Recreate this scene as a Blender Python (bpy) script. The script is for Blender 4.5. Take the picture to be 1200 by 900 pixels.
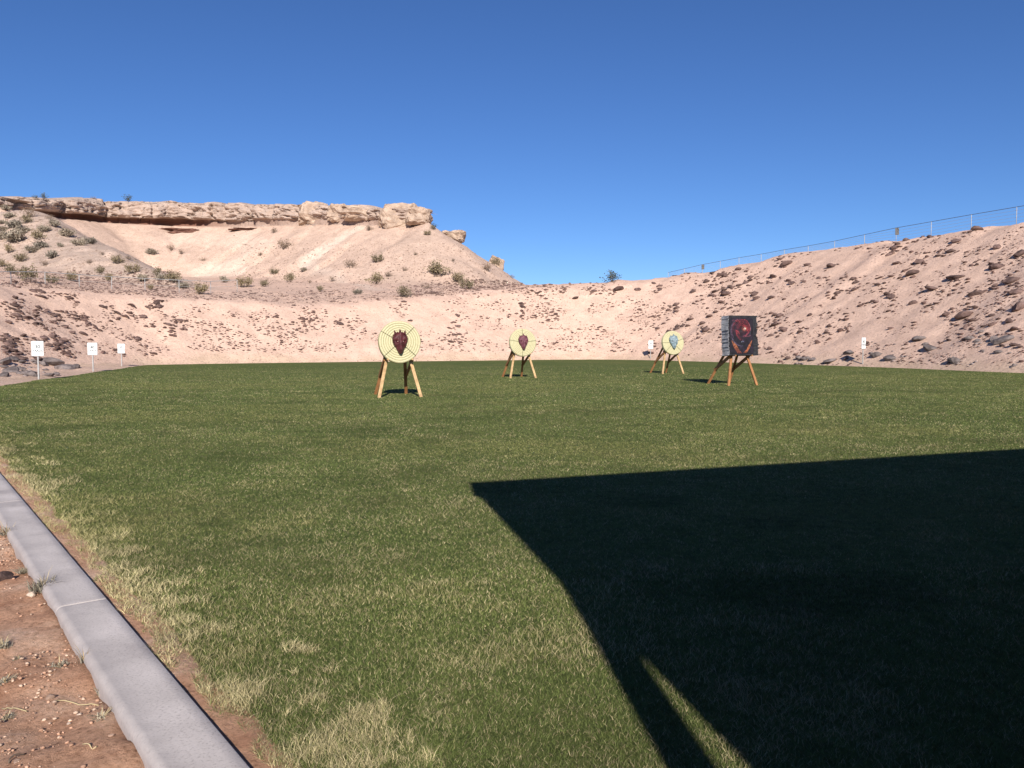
import bpy, bmesh, math, random
import numpy as np
from mathutils import Vector, Matrix, Euler

for o in list(bpy.data.objects):
    bpy.data.objects.remove(o)
scene = bpy.context.scene
C = scene.collection
random.seed(7)
rng = np.random.default_rng(11)

# ------------------------------------------------------------------ camera
CAM_H, FPX = 1.41, 940.0
PITCH = math.atan(46.0 / FPX)
cam_d = bpy.data.cameras.new('camera')
cam_d.sensor_width = 36.0
cam_d.lens = 36.0 * FPX / 1200.0
cam_d.clip_start = 0.05
cam_d.clip_end = 5000.0
cam = bpy.data.objects.new('camera', cam_d)
C.objects.link(cam)
cam.location = (0, 0, CAM_H)
cam.rotation_euler = (math.pi / 2 - PITCH, 0, 0)
scene.camera = cam

# ------------------------------------------------------------------ sun and sky
SUN_K = 1.93                                  # shadow length per metre of height
SUN_EL = math.atan(1.0 / SUN_K)
SH = Vector((-0.11, 1.0)).normalized()        # horizontal way the shadows fall
world = bpy.data.worlds.new('World')
scene.world = world
world.use_nodes = True
wn = world.node_tree.nodes
sky = wn.new('ShaderNodeTexSky')
sky.sky_type = 'NISHITA'
sky.sun_disc = False
sky.sun_elevation = SUN_EL
sky.sun_rotation = math.atan2(-SH.x, -SH.y)
sky.altitude = 600.0
sky.air_density = 0.8
sky.dust_density = 0.0
sky.ozone_density = 7.0
bg = wn['Background']
bg.inputs['Strength'].default_value = 0.084
hs = wn.new('ShaderNodeHueSaturation')        # the camera's colour rendering of the blue
hs.inputs['Hue'].default_value = 0.506
hs.inputs['Saturation'].default_value = 1.06
world.node_tree.links.new(sky.outputs[0], hs.inputs['Color'])
world.node_tree.links.new(hs.outputs[0], bg.inputs['Color'])
sun_d = bpy.data.lights.new('sun', 'SUN')
sun_d.energy = 5.0
sun_d.angle = math.radians(0.53)
sun_d.color = (1.0, 0.94, 0.865)
sun = bpy.data.objects.new('sun', sun_d)
C.objects.link(sun)
sun.location = (3, -20, 30)
L = Vector((SH.x * math.cos(SUN_EL), SH.y * math.cos(SUN_EL), -math.sin(SUN_EL)))
sun.rotation_euler = L.to_track_quat('-Z', 'Y').to_euler()
scene.view_settings.view_transform = 'Standard'
scene.view_settings.look = 'None'
scene.view_settings.gamma = 1.0
scene.view_settings.exposure = 0.43
scene.view_settings.use_curve_mapping = False
scene.cycles.max_bounces = 5
scene.cycles.diffuse_bounces = 2

# ------------------------------------------------------------------ pixel <-> place
def ray(px, py):
    a = (np.asarray(px, float) - 600.0) / FPX
    b = -(np.asarray(py, float) - 450.0) / FPX
    cp, sp = math.cos(PITCH), math.sin(PITCH)
    return a, cp + b * sp, -sp + b * cp         # x, y, z of the view ray

def gp(px, py, z=0.0):
    x, y, dz = ray(px, py)
    t = (z - CAM_H) / dz
    return np.array([x * t, y * t])

def at_depth(px, py, d):
    x, y, z = ray(px, py)
    t = d / y
    return Vector((float(x * t), float(d), float(CAM_H + z * t)))

def proj(x, y, z):
    cp, sp = math.cos(PITCH), math.sin(PITCH)
    zz = z - CAM_H
    dep = y * cp - zz * sp
    up = y * sp + zz * cp
    return 600 + FPX * x / dep, 450 - FPX * up / dep

# ------------------------------------------------------------------ noise
_T = rng.random((256, 256))
def vnoise(x, y):
    x = np.asarray(x, float); y = np.asarray(y, float)
    xi = np.floor(x).astype(int); yi = np.floor(y).astype(int)
    fx = x - xi; fy = y - yi
    fx = fx * fx * fx * (fx * (fx * 6 - 15) + 10); fy = fy * fy * fy * (fy * (fy * 6 - 15) + 10)
    a = _T[xi & 255, yi & 255]; b = _T[(xi + 1) & 255, yi & 255]
    c = _T[xi & 255, (yi + 1) & 255]; d = _T[(xi + 1) & 255, (yi + 1) & 255]
    return (a * (1 - fx) + b * fx) * (1 - fy) + (c * (1 - fx) + d * fx) * fy - 0.5
def fbm(x, y, octv=4, gain=0.5):
    s = 0.0; amp = 1.0
    for i in range(octv):
        s = s + amp * vnoise(x * 2 ** i + 17.3 * i, y * 2 ** i + 5.1 * i)
        amp *= gain
    return s
def sstep(a, b, x):
    t = np.clip((x - a) / (b - a), 0, 1)
    return t * t * (3 - 2 * t)

# ------------------------------------------------------------------ material helpers
def mat(name, rough=0.9, spec=0.2):
    m = bpy.data.materials.new(name)
    m.use_nodes = True
    nt = m.node_tree
    b = nt.nodes['Principled BSDF']
    b.inputs['Roughness'].default_value = rough
    b.inputs['Specular IOR Level'].default_value = spec
    return m, nt, b
def nd(nt, typ, **kw):
    n = nt.nodes.new(typ)
    for k, v in kw.items():
        if hasattr(n, k):
            setattr(n, k, v)
        else:
            n.inputs[k.replace('_', ' ')].default_value = v
    return n
def noise_node(nt, vec, scale, detail=4, rough=0.6):
    n = nt.nodes.new('ShaderNodeTexNoise')
    n.inputs['Scale'].default_value = scale
    n.inputs['Detail'].default_value = detail
    n.inputs['Roughness'].default_value = rough
    if vec is not None:
        nt.links.new(vec, n.inputs['Vector'])
    return n
def ramp(nt, fac, stops):
    r = nt.nodes.new('ShaderNodeValToRGB')
    e = r.color_ramp.elements
    while len(e) < len(stops):
        e.new(0.5)
    for i, (p, c) in enumerate(stops):
        e[i].position = p
        e[i].color = (*c, 1) if len(c) == 3 else c
    nt.links.new(fac, r.inputs['Fac'])
    return r
def mixc(nt, fac, a, b, blend='MIX'):
    m = nt.nodes.new('ShaderNodeMix')
    m.data_type = 'RGBA'
    m.blend_type = blend
    for sock, v in ((m.inputs['Factor'], fac), (m.inputs['A'], a), (m.inputs['B'], b)):
        pass
    fi = m.inputs[0]; ai = m.inputs[6]; bi = m.inputs[7]
    for sock, v in ((fi, fac), (ai, a), (bi, b)):
        if isinstance(v, (int, float)):
            sock.default_value = v
        elif isinstance(v, tuple):
            sock.default_value = (*v, 1)
        else:
            nt.links.new(v, sock)
    return m.outputs[2]
def bump(nt, b, height, strength=0.5, dist=0.05):
    n = nt.nodes.new('ShaderNodeBump')
    n.inputs['Strength'].default_value = strength
    n.inputs['Distance'].default_value = dist
    nt.links.new(height, n.inputs['Height'])
    nt.links.new(n.outputs[0], b.inputs['Normal'])
def objco(nt):
    return nt.nodes.new('ShaderNodeTexCoord').outputs['Object']
def geopos(nt):
    return nt.nodes.new('ShaderNodeNewGeometry').outputs['Position']
def attr(nt, name):
    a = nt.nodes.new('ShaderNodeAttribute')
    a.attribute_name = name
    return a
def two_tone(name, c1, c2, scale, rough=0.9, bump_s=0.4, bump_d=0.02, lo=0.35, hi=0.65, spec=0.2, rnd=0.0):
    m, nt, b = mat(name, rough, spec)
    co = objco(nt)
    n = noise_node(nt, co, scale, 6, 0.65)
    r = ramp(nt, n.outputs[0], [(lo, c1), (hi, c2)])
    out = r.outputs[0]
    if rnd:
        oi = nt.nodes.new('ShaderNodeObjectInfo')
        v = ramp(nt, oi.outputs['Random'], [(0, (1 - rnd,) * 3), (1, (1 + rnd,) * 3)])
        out = mixc(nt, 1.0, out, v.outputs[0], 'MULTIPLY')
    nt.links.new(out, b.inputs['Base Color'])
    if bump_s:
        n2 = noise_node(nt, co, scale * 3, 5, 0.7)
        bump(nt, b, n2.outputs[0], bump_s, bump_d)
    return m

# ------------------------------------------------------------------ object helpers
def tag(o, label=None, cat=None, group=None, kind=None):
    if label: o['label'] = label
    if cat: o['category'] = cat
    if group: o['group'] = group
    if kind: o['kind'] = kind
    return o
def link(name, me, m=None, parent=None, loc=None):
    o = bpy.data.objects.new(name, me)
    C.objects.link(o)
    if m is not None and len(me.materials) == 0:
        me.materials.append(m)
    if parent is not None:
        o.parent = parent
    if loc is not None:
        o.location = loc
    return o
def empty(name, loc=(0, 0, 0), rz=0.0):
    o = bpy.data.objects.new(name, None)
    C.objects.link(o)
    o.empty_display_size = 0.2
    o.location = loc
    o.rotation_euler = (0, 0, rz)
    return o
def mesh_np(name, verts, quads=None, tris=None, smooth=False):
    me = bpy.data.meshes.new(name)
    verts = np.asarray(verts, np.float32)
    me.vertices.add(len(verts))
    me.vertices.foreach_set('co', verts.ravel())
    parts = []; sizes = []
    if quads is not None and len(quads):
        quads = np.asarray(quads, np.int32); parts.append(quads.ravel()); sizes.append(np.full(len(quads), 4))
    if tris is not None and len(tris):
        tris = np.asarray(tris, np.int32); parts.append(tris.ravel()); sizes.append(np.full(len(tris), 3))
    idx = np.concatenate(parts); sz = np.concatenate(sizes)
    me.loops.add(len(idx))
    me.loops.foreach_set('vertex_index', idx.astype(np.int32))
    me.polygons.add(len(sz))
    st = np.concatenate([[0], np.cumsum(sz)[:-1]]).astype(np.int32)
    me.polygons.foreach_set('loop_start', st)
    me.polygons.foreach_set('loop_total', sz.astype(np.int32))
    if smooth:
        me.polygons.foreach_set('use_smooth', np.ones(len(sz), bool))
    me.update(calc_edges=True)
    me.validate()
    return me
def color_attr(me, name, cols, domain='POINT'):
    a = me.attributes.new(name, 'FLOAT_COLOR', domain)
    cols = np.asarray(cols, np.float32)
    if cols.shape[1] == 3:
        cols = np.concatenate([cols, np.ones((len(cols), 1), np.float32)], 1)
    a.data.foreach_set('color', cols.ravel())
def bm_mesh(bm, name, smooth=False):
    me = bpy.data.meshes.new(name)
    if smooth:
        for f in bm.faces: f.smooth = True
    bm.normal_update()
    bm.to_mesh(me); bm.free()
    return me
def add_box(bm, size, mtx=Matrix.Identity(4), bev=0.0):
    r = bmesh.ops.create_cube(bm, size=1.0)
    vs = r['verts']
    bmesh.ops.scale(bm, vec=size, verts=vs)
    if bev:
        es = list({e for v in vs for e in v.link_edges})
        q = bmesh.ops.bevel(bm, geom=es, offset=bev, segments=1, affect='EDGES', profile=0.5)
        vs = list({v for f in q['faces'] for v in f.verts} | {v for v in vs if v.is_valid})
    bmesh.ops.transform(bm, matrix=mtx, verts=vs)
    return vs
def beam_mtx(p, q, roll_ref=Vector((0, 0, 1))):
    p = Vector(p); q = Vector(q)
    z = (q - p).normalized()
    x = roll_ref.cross(z)
    if x.length < 1e-3:
        x = Vector((1, 0, 0)).cross(z)
    x.normalize(); y = z.cross(x)
    m = Matrix((x, y, z)).transposed().to_4x4()
    m.translation = (p + q) / 2
    return m, (q - p).length
def beam(name, p, q, w, t, m, parent, ref=Vector((0, 1, 0)), bev=0.006):
    bm = bmesh.new()
    mt, ln = beam_mtx(p, q, ref)
    add_box(bm, (w, t, ln), mt, bev)
    return link(name, bm_mesh(bm, name), m, parent)
def tube_mesh(name, pts, r, n=6, smooth=True):
    """round rail through points"""
    pts = [Vector(p) for p in pts]
    V = []; Q = []
    for i, p in enumerate(pts):
        a = pts[max(i - 1, 0)]; b = pts[min(i + 1, len(pts) - 1)]
        z = (b - a).normalized()
        x = z.cross(Vector((0, 0, 1)))
        if x.length < 1e-3: x = Vector((1, 0, 0))
        x.normalize(); y = z.cross(x)
        for k in range(n):
            t = 2 * math.pi * k / n
            V.append(p + (x * math.cos(t) + y * math.sin(t)) * r)
    for i in range(len(pts) - 1):
        for k in range(n):
            Q.append((i * n + k, i * n + (k + 1) % n, (i + 1) * n + (k + 1) % n, (i + 1) * n + k))
    me = bpy.data.meshes.new(name)
    me.from_pydata(V, [], Q + [tuple(range(n))[::-1], tuple(range((len(pts) - 1) * n, len(pts) * n))])
    if smooth:
        for f in me.polygons: f.use_smooth = len(f.vertices) == 4
    return me

# ------------------------------------------------------------------ terrain: plan of the range
def smooth_poly(pts, step=0.5, it=2):
    p = np.array(pts, float)
    for _ in range(it):                               # Chaikin corner cutting
        q = [p[0]]
        for a, b in zip(p[:-1], p[1:]):
            q += [0.75 * a + 0.25 * b, 0.25 * a + 0.75 * b]
        q.append(p[-1]); p = np.array(q)
    seg = np.linalg.norm(np.diff(p, axis=0), axis=1)
    s = np.concatenate([[0], np.cumsum(seg)])
    t = np.arange(0, s[-1], step)
    return np.stack([np.interp(t, s, p[:, 0]), np.interp(t, s, p[:, 1])], 1)

toe = [(-25.0, -6.0), (-26.0, 8.0), (-27.0, 22.0)]
for q in [(0, 434.6), (100, 430.2), (150, 428.3), (190, 427.2), (300, 425.5), (440, 423.8), (560, 422.6), (650, 421.4),
          (720, 421.2), (800, 423), (880, 425.5), (950, 427.6), (1050, 431), (1200, 437.5)]:
    toe.append(tuple(gp(*q)))
toe += [(29.5, 29.0), (34.5, 14.0), (38.5, 0.0), (41.0, -10.0)]
TOE = smooth_poly(toe, 0.6, 2)
TT = np.gradient(TOE, axis=0); TT /= np.linalg.norm(TT, axis=1)[:, None]
TN = np.stack([-TT[:, 1], TT[:, 0]], 1)              # outward (left of the way along)

# the lawn stops short of the bank on the left: stony apron between them
LE_A = gp(0, 452); LE_B = gp(166, 428.4)
LE_D = (LE_B - LE_A) / np.linalg.norm(LE_B - LE_A)
def lawn_left(x, y):                                  # >0 left of the lawn's left edge
    v = (x - LE_A[0]) * (-LE_D[1]) + (y - LE_A[1]) * LE_D[0]
    v = v + 0.25 * fbm(x / 1.1, y / 1.1, 2)
    return np.where(y < LE_B[1] + 2.0, v, -10.0)
CRX = [-400, 0, 60, 150, 250, 400, 500, 560, 620, 700, 760, 800, 900, 1000, 1100, 1200, 1600]
CRY = [320, 329, 333, 341, 350, 351, 343, 337, 332, 329, 326, 315, 297, 281.5, 266, 250, 188]
WK = 1.6
HC = np.full(len(TOE), np.nan)
for i in range(len(TOE)):
    lo, hi = 0.5, 16.0
    def f(h):
        P = TOE[i] + TN[i] * WK * h
        if P[1] < 8: return None
        px, py = proj(P[0], P[1], h)
        if px < -250 or px > 1380: return None
        return py - np.interp(px, CRX, CRY)
    if f(3.0) is None: continue
    for _ in range(30):
        m_ = 0.5 * (lo + hi); v = f(m_)
        if v is None or v < 0: hi = m_
        else: lo = m_
    HC[i] = 0.5 * (lo + hi)
ok = ~np.isnan(HC)
HC = np.interp(np.arange(len(HC)), np.where(ok)[0], HC[ok])
kern = np.hanning(15); kern /= kern.sum()
HC = np.convolve(np.pad(HC, 7, mode='edge'), kern, mode='valid')
# how the ground goes on behind the crest: rising towards the mesa, level or falling on the right
_pxc = np.array([proj(*(TOE[i] + TN[i] * WK * HC[i]), HC[i])[0] if TOE[i][1] > 8 else (-400 if TOE[i][0] < 0 else 1500) for i in range(len(TOE))])
RISE = np.interp(_pxc, [-400, 0, 250, 450, 560, 640, 760, 900], [0.12, 0.12, 0.105, 0.10, 0.074, 0.045, -0.04, -0.05])

def toe_field(x, y):
    """signed distance outside the lawn, index of the nearest point of its edge"""
    x = x.ravel(); y = y.ravel()
    D = np.empty(len(x)); I = np.empty(len(x), int)
    for s in range(0, len(x), 20000):
        xs = x[s:s + 20000, None]; ys = y[s:s + 20000, None]
        d2 = (xs - TOE[None, :, 0]) ** 2 + (ys - TOE[None, :, 1]) ** 2
        k = d2.argmin(1)
        vx = x[s:s + 20000] - TOE[k, 0]; vy = y[s:s + 20000] - TOE[k, 1]
        nn = vx * TN[k, 0] + vy * TN[k, 1]
        D[s:s + 20000] = np.where(np.abs(nn) < 1.2, nn, np.sign(nn) * np.sqrt(d2[np.arange(len(k)), k]))
        I[s:s + 20000] = k
    return D, I

# mesa: rim of the caprock in plan (bearing in pixels, distance) with the picture's rim and foot lines
RIM_PX = [-420, -150, 0, 60, 120, 200, 270, 340, 400, 450, 485, 502]
RIM_D = [120, 126, 133, 143, 156, 163, 162, 156, 149, 143, 139, 137]
RIM_TOP = [224, 227, 229, 230.5, 232, 234, 236, 237.5, 240, 242, 244, 248]
RIM_FOOT = [240, 241, 243, 255, 261, 265, 266, 264, 263, 264, 264, 260]
_p = np.linspace(-420, 502, 260)
_d = np.interp(_p, RIM_PX, RIM_D) + 1.6 * fbm(_p / 22.0, _p * 0 + 3.3, 3)
RIM = []
for a, b in zip(_p, _d):
    yt = np.interp(a, RIM_PX, RIM_TOP); yf = np.interp(a, RIM_PX, RIM_FOOT)
    P = at_depth(a, yt, b); Q = at_depth(a, yf, b)
    RIM.append((P.x, P.y, P.z, Q.z))
RIM = np.array(RIM)
# round the nose of the mesa and go back along its hidden side
ex = RIM[-1]
nose = []
for k in range(1, 22):
    t = k / 21
    nose.append((ex[0] + 1.5 * math.sin(t * math.pi / 2) - 26 * t * t, ex[1] + 2 * t + 70 * t ** 1.2, ex[2] - 2.6 * t, ex[3] - 0.8 * t))
RIM = np.concatenate([RIM, np.array(nose)])
seg = np.linalg.norm(np.diff(RIM[:, :2], axis=0), axis=1)
_s = np.concatenate([[0], np.cumsum(seg)])
RS = np.arange(0, _s[-1], 0.4)
RIM = np.stack([np.interp(RS, _s, RIM[:, k]) for k in range(4)], 1)
RT = np.gradient(RIM[:, :2], axis=0); RT /= np.linalg.norm(RT, axis=1)[:, None]
RN = np.stack([RT[:, 1], -RT[:, 0]], 1)              # outward, towards the camera side

def rim_field(x, y):
    x = x.ravel(); y = y.ravel()
    D = np.empty(len(x)); I = np.empty(len(x), int)
    R2 = RIM[::2]; N2 = RN[::2]
    for s in range(0, len(x), 20000):
        xs = x[s:s + 20000, None]; ys = y[s:s + 20000, None]
        d2 = (xs - R2[None, :, 0]) ** 2 + (ys - R2[None, :, 1]) ** 2
        k = d2.argmin(1)
        vx = x[s:s + 20000] - R2[k, 0]; vy = y[s:s + 20000] - R2[k, 1]
        nn = vx * N2[k, 0] + vy * N2[k, 1]
        yb = y[s:s + 20000]; nb_ = np.array(nose)
        xb = np.where(yb < ex[1], ex[0], np.interp(yb, nb_[:, 1], nb_[:, 0]))
        sg = np.where(x[s:s + 20000] > xb, 1.0, np.sign(nn))
        D[s:s + 20000] = sg * np.sqrt(d2[np.arange(len(k)), k])
        I[s:s + 20000] = k * 2
    return D, np.minimum(I, len(RIM) - 1)

# spur that comes down from the left end of the mesa towards the trail
SPUR = []
for (px, py, d) in [(-420, 240, 112), (-150, 243, 118), (30, 248, 127), (75, 272, 117), (115, 292, 106), (170, 316, 96), (235, 338, 86)]:
    P = at_depth(px, py, d); SPUR.append((P.x, P.y, P.z))
SPUR = np.array(SPUR)
_ss = np.concatenate([[0], np.cumsum(np.linalg.norm(np.diff(SPUR[:, :2], axis=0), axis=1))])
_st = np.arange(0, _ss[-1], 1.0)
SPUR = np.stack([np.interp(_st, _ss, SPUR[:, k]) for k in range(3)], 1)

def smax(a, b, k):
    h = np.clip(0.5 + 0.5 * (a - b) / k, 0, 1)
    return b * (1 - h) + a * h + k * h * (1 - h)

def height(x, y):
    shp = x.shape
    D, I = toe_field(x, y)
    xr, yr = x.ravel(), y.ravel()
    H = HC[I]; W = WK * H
    t = D / W
    s = np.where(t < 0.85, t, 0.85 + 0.15 * (1 - np.exp(-(t - 0.85) / 0.15)))
    zb = H * s
    LE = lawn_left(xr, yr)
    apron = 0.10 * np.clip(LE, -2, 1.5) + 0.16 * fbm(xr / 2.2, yr / 2.2, 3) * sstep(0, 1, LE) - 0.5 * sstep(24, 20, yr)
    zb = np.where(D < 0, np.where(LE > -2.5, np.maximum(zb, apron), zb), zb + np.where(LE > 0, 0.10 * np.clip(LE, 0, 1.5) * np.exp(-D / 3), 0))
    back = np.clip(D - W * 1.05, 0, 75)
    zb = zb + RISE[I] * back
    onb = sstep(0.0, 1.5, D)
    zb = zb + onb * (0.30 * fbm(xr / 9, yr / 9, 2) * sstep(0, 6, D) + 0.13 * fbm(xr / 1.5, yr / 1.5, 3) + 0.24 * fbm(I * 0.6 / 2.0, D / 9, 3, 0.6) * sstep(0.3, 3, D))
    # mesa slopes
    Dc, J = rim_field(x, y)
    foot = RIM[J, 3]; top = RIM[J, 2]
    sl = foot - 0.70 * Dc + 0.0042 * np.clip(Dc, 0, 60) ** 2
    sl = sl + sstep(0.5, 5, Dc) * 0.75 * fbm(J * 0.4 / 3.0, Dc / 22, 4, 0.6) + sstep(1.0, 8, Dc) * (1.5 * fbm(xr / 13, yr / 13, 3) + 0.5 * fbm(xr / 3, yr / 3, 4))
    ins = np.where(Dc > -3.4, foot - 0.12 * Dc, top - 0.25 - 0.004 * np.clip(-Dc, 0, 60) + 0.3 * fbm(xr / 6, yr / 6, 3))
    zh = np.where(Dc > 0, np.maximum(sl, -5), ins)
    # spur
    zs = np.full(len(xr), -50.0)
    for k in range(0, len(xr), 20000):
        d2 = (xr[k:k + 20000, None] - SPUR[None, :, 0]) ** 2 + (yr[k:k + 20000, None] - SPUR[None, :, 1]) ** 2
        zs[k:k + 20000] = (SPUR[None, :, 2] - 0.55 * np.sqrt(d2 + 9) + 1.6).max(1)
    zs = zs + 0.9 * fbm(xr / 9 + 40, yr / 9, 3) + 0.5 * fbm(xr / 2.5, yr / 2.5, 3)
    out = np.where(Dc > -0.5, smax(zb, zh, 1.2), zh)
    out = np.where((D > 6) & (Dc > 0.4), smax(out, zs, 0.8), out)
    out = np.where(D < 0.3, zb, out)
    D = np.maximum(D, LE)
    spur_m = sstep(-1.0, 0.8, zs - np.maximum(zb, zh)) * (D > 6)
    hill_m = sstep(-0.8, 0.8, zh - zb) * (D > 6)
    W = np.maximum(W, 1e-3)
    return (out.reshape(shp), D.reshape(shp), t.reshape(shp), Dc.reshape(shp), spur_m.reshape(shp), hill_m.reshape(shp))

GX = np.arange(-118, 86, 0.42)
GY = np.concatenate([np.arange(-6, 104, 0.38), np.arange(104.2, 232, 0.8)])
gx, gy = np.meshgrid(GX, GY, indexing='ij')
GZ, GD, GT, GDC, GSP, GHL = height(gx, gy)

def lookup(F, x, y):
    x = np.asarray(x, float); y = np.asarray(y, float)
    i = np.clip((x - GX[0]) / 0.42, 0, len(GX) - 1.001); fi = i.astype(int); fx = i - fi
    j = np.clip(np.interp(y, GY, np.arange(len(GY))), 0, len(GY) - 1.001); fj = j.astype(int); fy = j - fj
    return (F[fi, fj] * (1 - fx) + F[fi + 1, fj] * fx) * (1 - fy) + (F[fi, fj + 1] * (1 - fx) + F[fi + 1, fj + 1] * fx) * fy
def groundz(x, y):
    return float(lookup(GZ, x, y))
def hits(px, py, dmin=16.0):
    """where view rays through these pixels meet the terrain"""
    px = np.asarray(px, float); py = np.asarray(py, float)
    x, y, z = ray(px, py)
    x = x / y; z = z / y
    res = np.full((len(px), 3), np.nan)
    alive = np.ones(len(px), bool)
    for d in np.arange(dmin, 228, 0.25):
        zz = CAM_H + z * d
        g = lookup(GZ, x * d, np.full(len(px), d))
        h = alive & (zz <= g) & (lookup(GD, x * d, np.full(len(px), d)) > 0.05)
        if h.any():
            res[h, 0] = x[h] * d; res[h, 1] = d; res[h, 2] = g[h]
            alive &= ~h
        if not alive.any(): break
    return res
# ------------------------------------------------------------------ materials of the ground
def soil_material(name, grain=1.0):
    m, nt, b = mat(name, 0.95, 0.1)
    pos = geopos(nt)
    a = attr(nt, 'soil')
    n1 = noise_node(nt, pos, 0.9, 5, 0.6)
    v1 = ramp(nt, n1.outputs[0], [(0.3, (0.86, 0.84, 0.83)), (0.7, (1.1, 1.1, 1.1))])
    c = mixc(nt, 1.0, a.outputs['Color'], v1.outputs[0], 'MULTIPLY')
    n2 = noise_node(nt, pos, 7.0 * grain, 6, 0.75)
    v2 = ramp(nt, n2.outputs[0], [(0.35, (0.55, 0.49, 0.48)), (0.44, (0.98, 0.98, 0.98)), (0.70, (1.16, 1.15, 1.12))])
    c = mixc(nt, 1.0, c, v2.outputs[0], 'MULTIPLY')
    nt.links.new(c, b.inputs['Base Color'])
    n3 = noise_node(nt, pos, 4.0 * grain, 8, 0.75)
    bump(nt, b, n3.outputs[0], 0.65, 0.15)
    return m
M_SOIL = soil_material('bare_soil')
M_HILL = soil_material('hill_soil', 0.6)

# ------------------------------------------------------------------ berm and mesa hillside (one height model, two meshes)
PINK = np.array([0.660, 0.462, 0.358])
GREY = np.array([0.60, 0.42, 0.325])
SPURC = np.array([0.47, 0.355, 0.285])
BOWL = np.array([0.56, 0.405, 0.315])
PALE = np.array([0.67, 0.515, 0.41])
n_lo = fbm(gx / 5, gy / 5, 3); n_md = fbm(gx / 1.3, gy / 1.3, 3)
col = np.empty(gx.shape + (3,)); col[:] = PINK
w = sstep(0.95, 1.25, GT + 0.25 * n_md + 0.12 * n_lo)
col = col * (1 - w[..., None]) + GREY * w[..., None]
bowl = BOWL[None, None] * (1 + 0.16 * n_lo[..., None])
w = GHL * sstep(-0.5, 3.0, GZ - (HC.mean() + 3.2) + 2.2 * n_lo)
col = col * (1 - w[..., None]) + bowl * w[..., None]
w = GSP
col = col * (1 - w[..., None]) + SPURC * (1 + 0.3 * n_md[..., None]) * w[..., None]
# ground of the cone at the right end is stonier and greyer than the bowl
nose_x = RIM[np.argmax(RIM[:, 0])]
w = 0.55 * GHL * sstep(-28, -16, gx + 3 * n_lo) * (1 - GSP)
col = col * (1 - w[..., None]) + np.array([0.47, 0.345, 0.27]) * w[..., None]
# worn track and pale fan of washed-out silt on the hillside
def stain(pix, width, c, k):
    global col
    P = hits(*zip(*pix), dmin=90)
    P = P[~np.isnan(P[:, 0])]
    dd = np.full(gx.shape, 1e9)
    for a, b in zip(P[:-1], P[1:]):
        ab = b[:2] - a[:2]
        t = np.clip(((gx - a[0]) * ab[0] + (gy - a[1]) * ab[1]) / (ab @ ab + 1e-9), 0, 1)
        dd = np.minimum(dd, np.hypot(gx - a[0] - t * ab[0], gy - a[1] - t * ab[1]))
    w = k * sstep(width * 1.5, width * 0.5, dd + 1.2 * n_md)
    col = col * (1 - w[..., None]) + np.array(c) * w[..., None]
stain([(424, 266), (405, 276), (388, 288), (370, 300), (362, 308)], 1.5, (0.66, 0.52, 0.42), 0.8)
stain([(362, 308), (370, 318), (395, 326), (425, 334), (440, 345)], 1.0, (0.60, 0.47, 0.38), 0.6)
stain([(232, 325), (250, 320), (268, 322)], 3.2, PALE, 0.9)
stain([(285, 283), (300, 290), (275, 305), (255, 318)], 2.6, PALE, 0.5)
stain([(205, 280), (240, 280), (285, 278)], 2.4, PALE, 0.45)
stain([(505, 266), (540, 284), (570, 302)], 1.6, PALE, 0.5)
# sandy strip at the foot of the berm
w = 0.45 * sstep(1.2, 0.2, np.where(GT > 0, GD, 0.7) + 0.8 * n_md)
col = col * (1 - w[..., None]) + np.array([0.50, 0.38, 0.255]) * w[..., None]

idx = np.arange(gx.size).reshape(gx.shape)
quads = np.stack([idx[:-1, :-1], idx[1:, :-1], idx[1:, 1:], idx[:-1, 1:]], -1)
cellD = GD[:-1, :-1]
keep = cellD > -3.0
is_b = (GT[:-1, :-1] < 1.5) & keep & (GHL[:-1, :-1] < 0.5)
def sub_terrain(name, mask, m):
    q = quads[mask]
    u, inv = np.unique(q, return_inverse=True)
    V = np.stack([gx.ravel()[u], gy.ravel()[u], GZ.ravel()[u]], 1)
    me = mesh_np(name, V, quads=inv.reshape(-1, 4), smooth=True)
    color_attr(me, 'soil', col.reshape(-1, 3)[u])
    return tag(link(name, me, m), kind='structure')
tag(sub_terrain('berm', is_b, M_SOIL), 'bare pink earth berm strewn with dark rocks around the lawn')
tag(sub_terrain('hillside', keep & ~is_b, M_HILL), 'pale desert mesa hillside rising behind the berm')

# large desert floor under everything, out to the horizon
m, nt, b = mat('desert_floor', 0.95, 0.1)
n = noise_node(nt, geopos(nt), 0.05, 8, 0.6)
nt.links.new(ramp(nt, n.outputs[0], [(0.3, (0.36, 0.25, 0.18)), (0.7, (0.48, 0.34, 0.25))]).outputs[0], b.inputs['Base Color'])
me = mesh_np('desert_ground', [(-2500, -2500, -1.2), (2500, -2500, -1.2), (2500, 2500, -1.2), (-2500, 2500, -1.2)], quads=[(0, 1, 2, 3)])
tag(link('desert_ground', me, m), 'flat desert floor reaching to the horizon', kind='structure')

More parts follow.
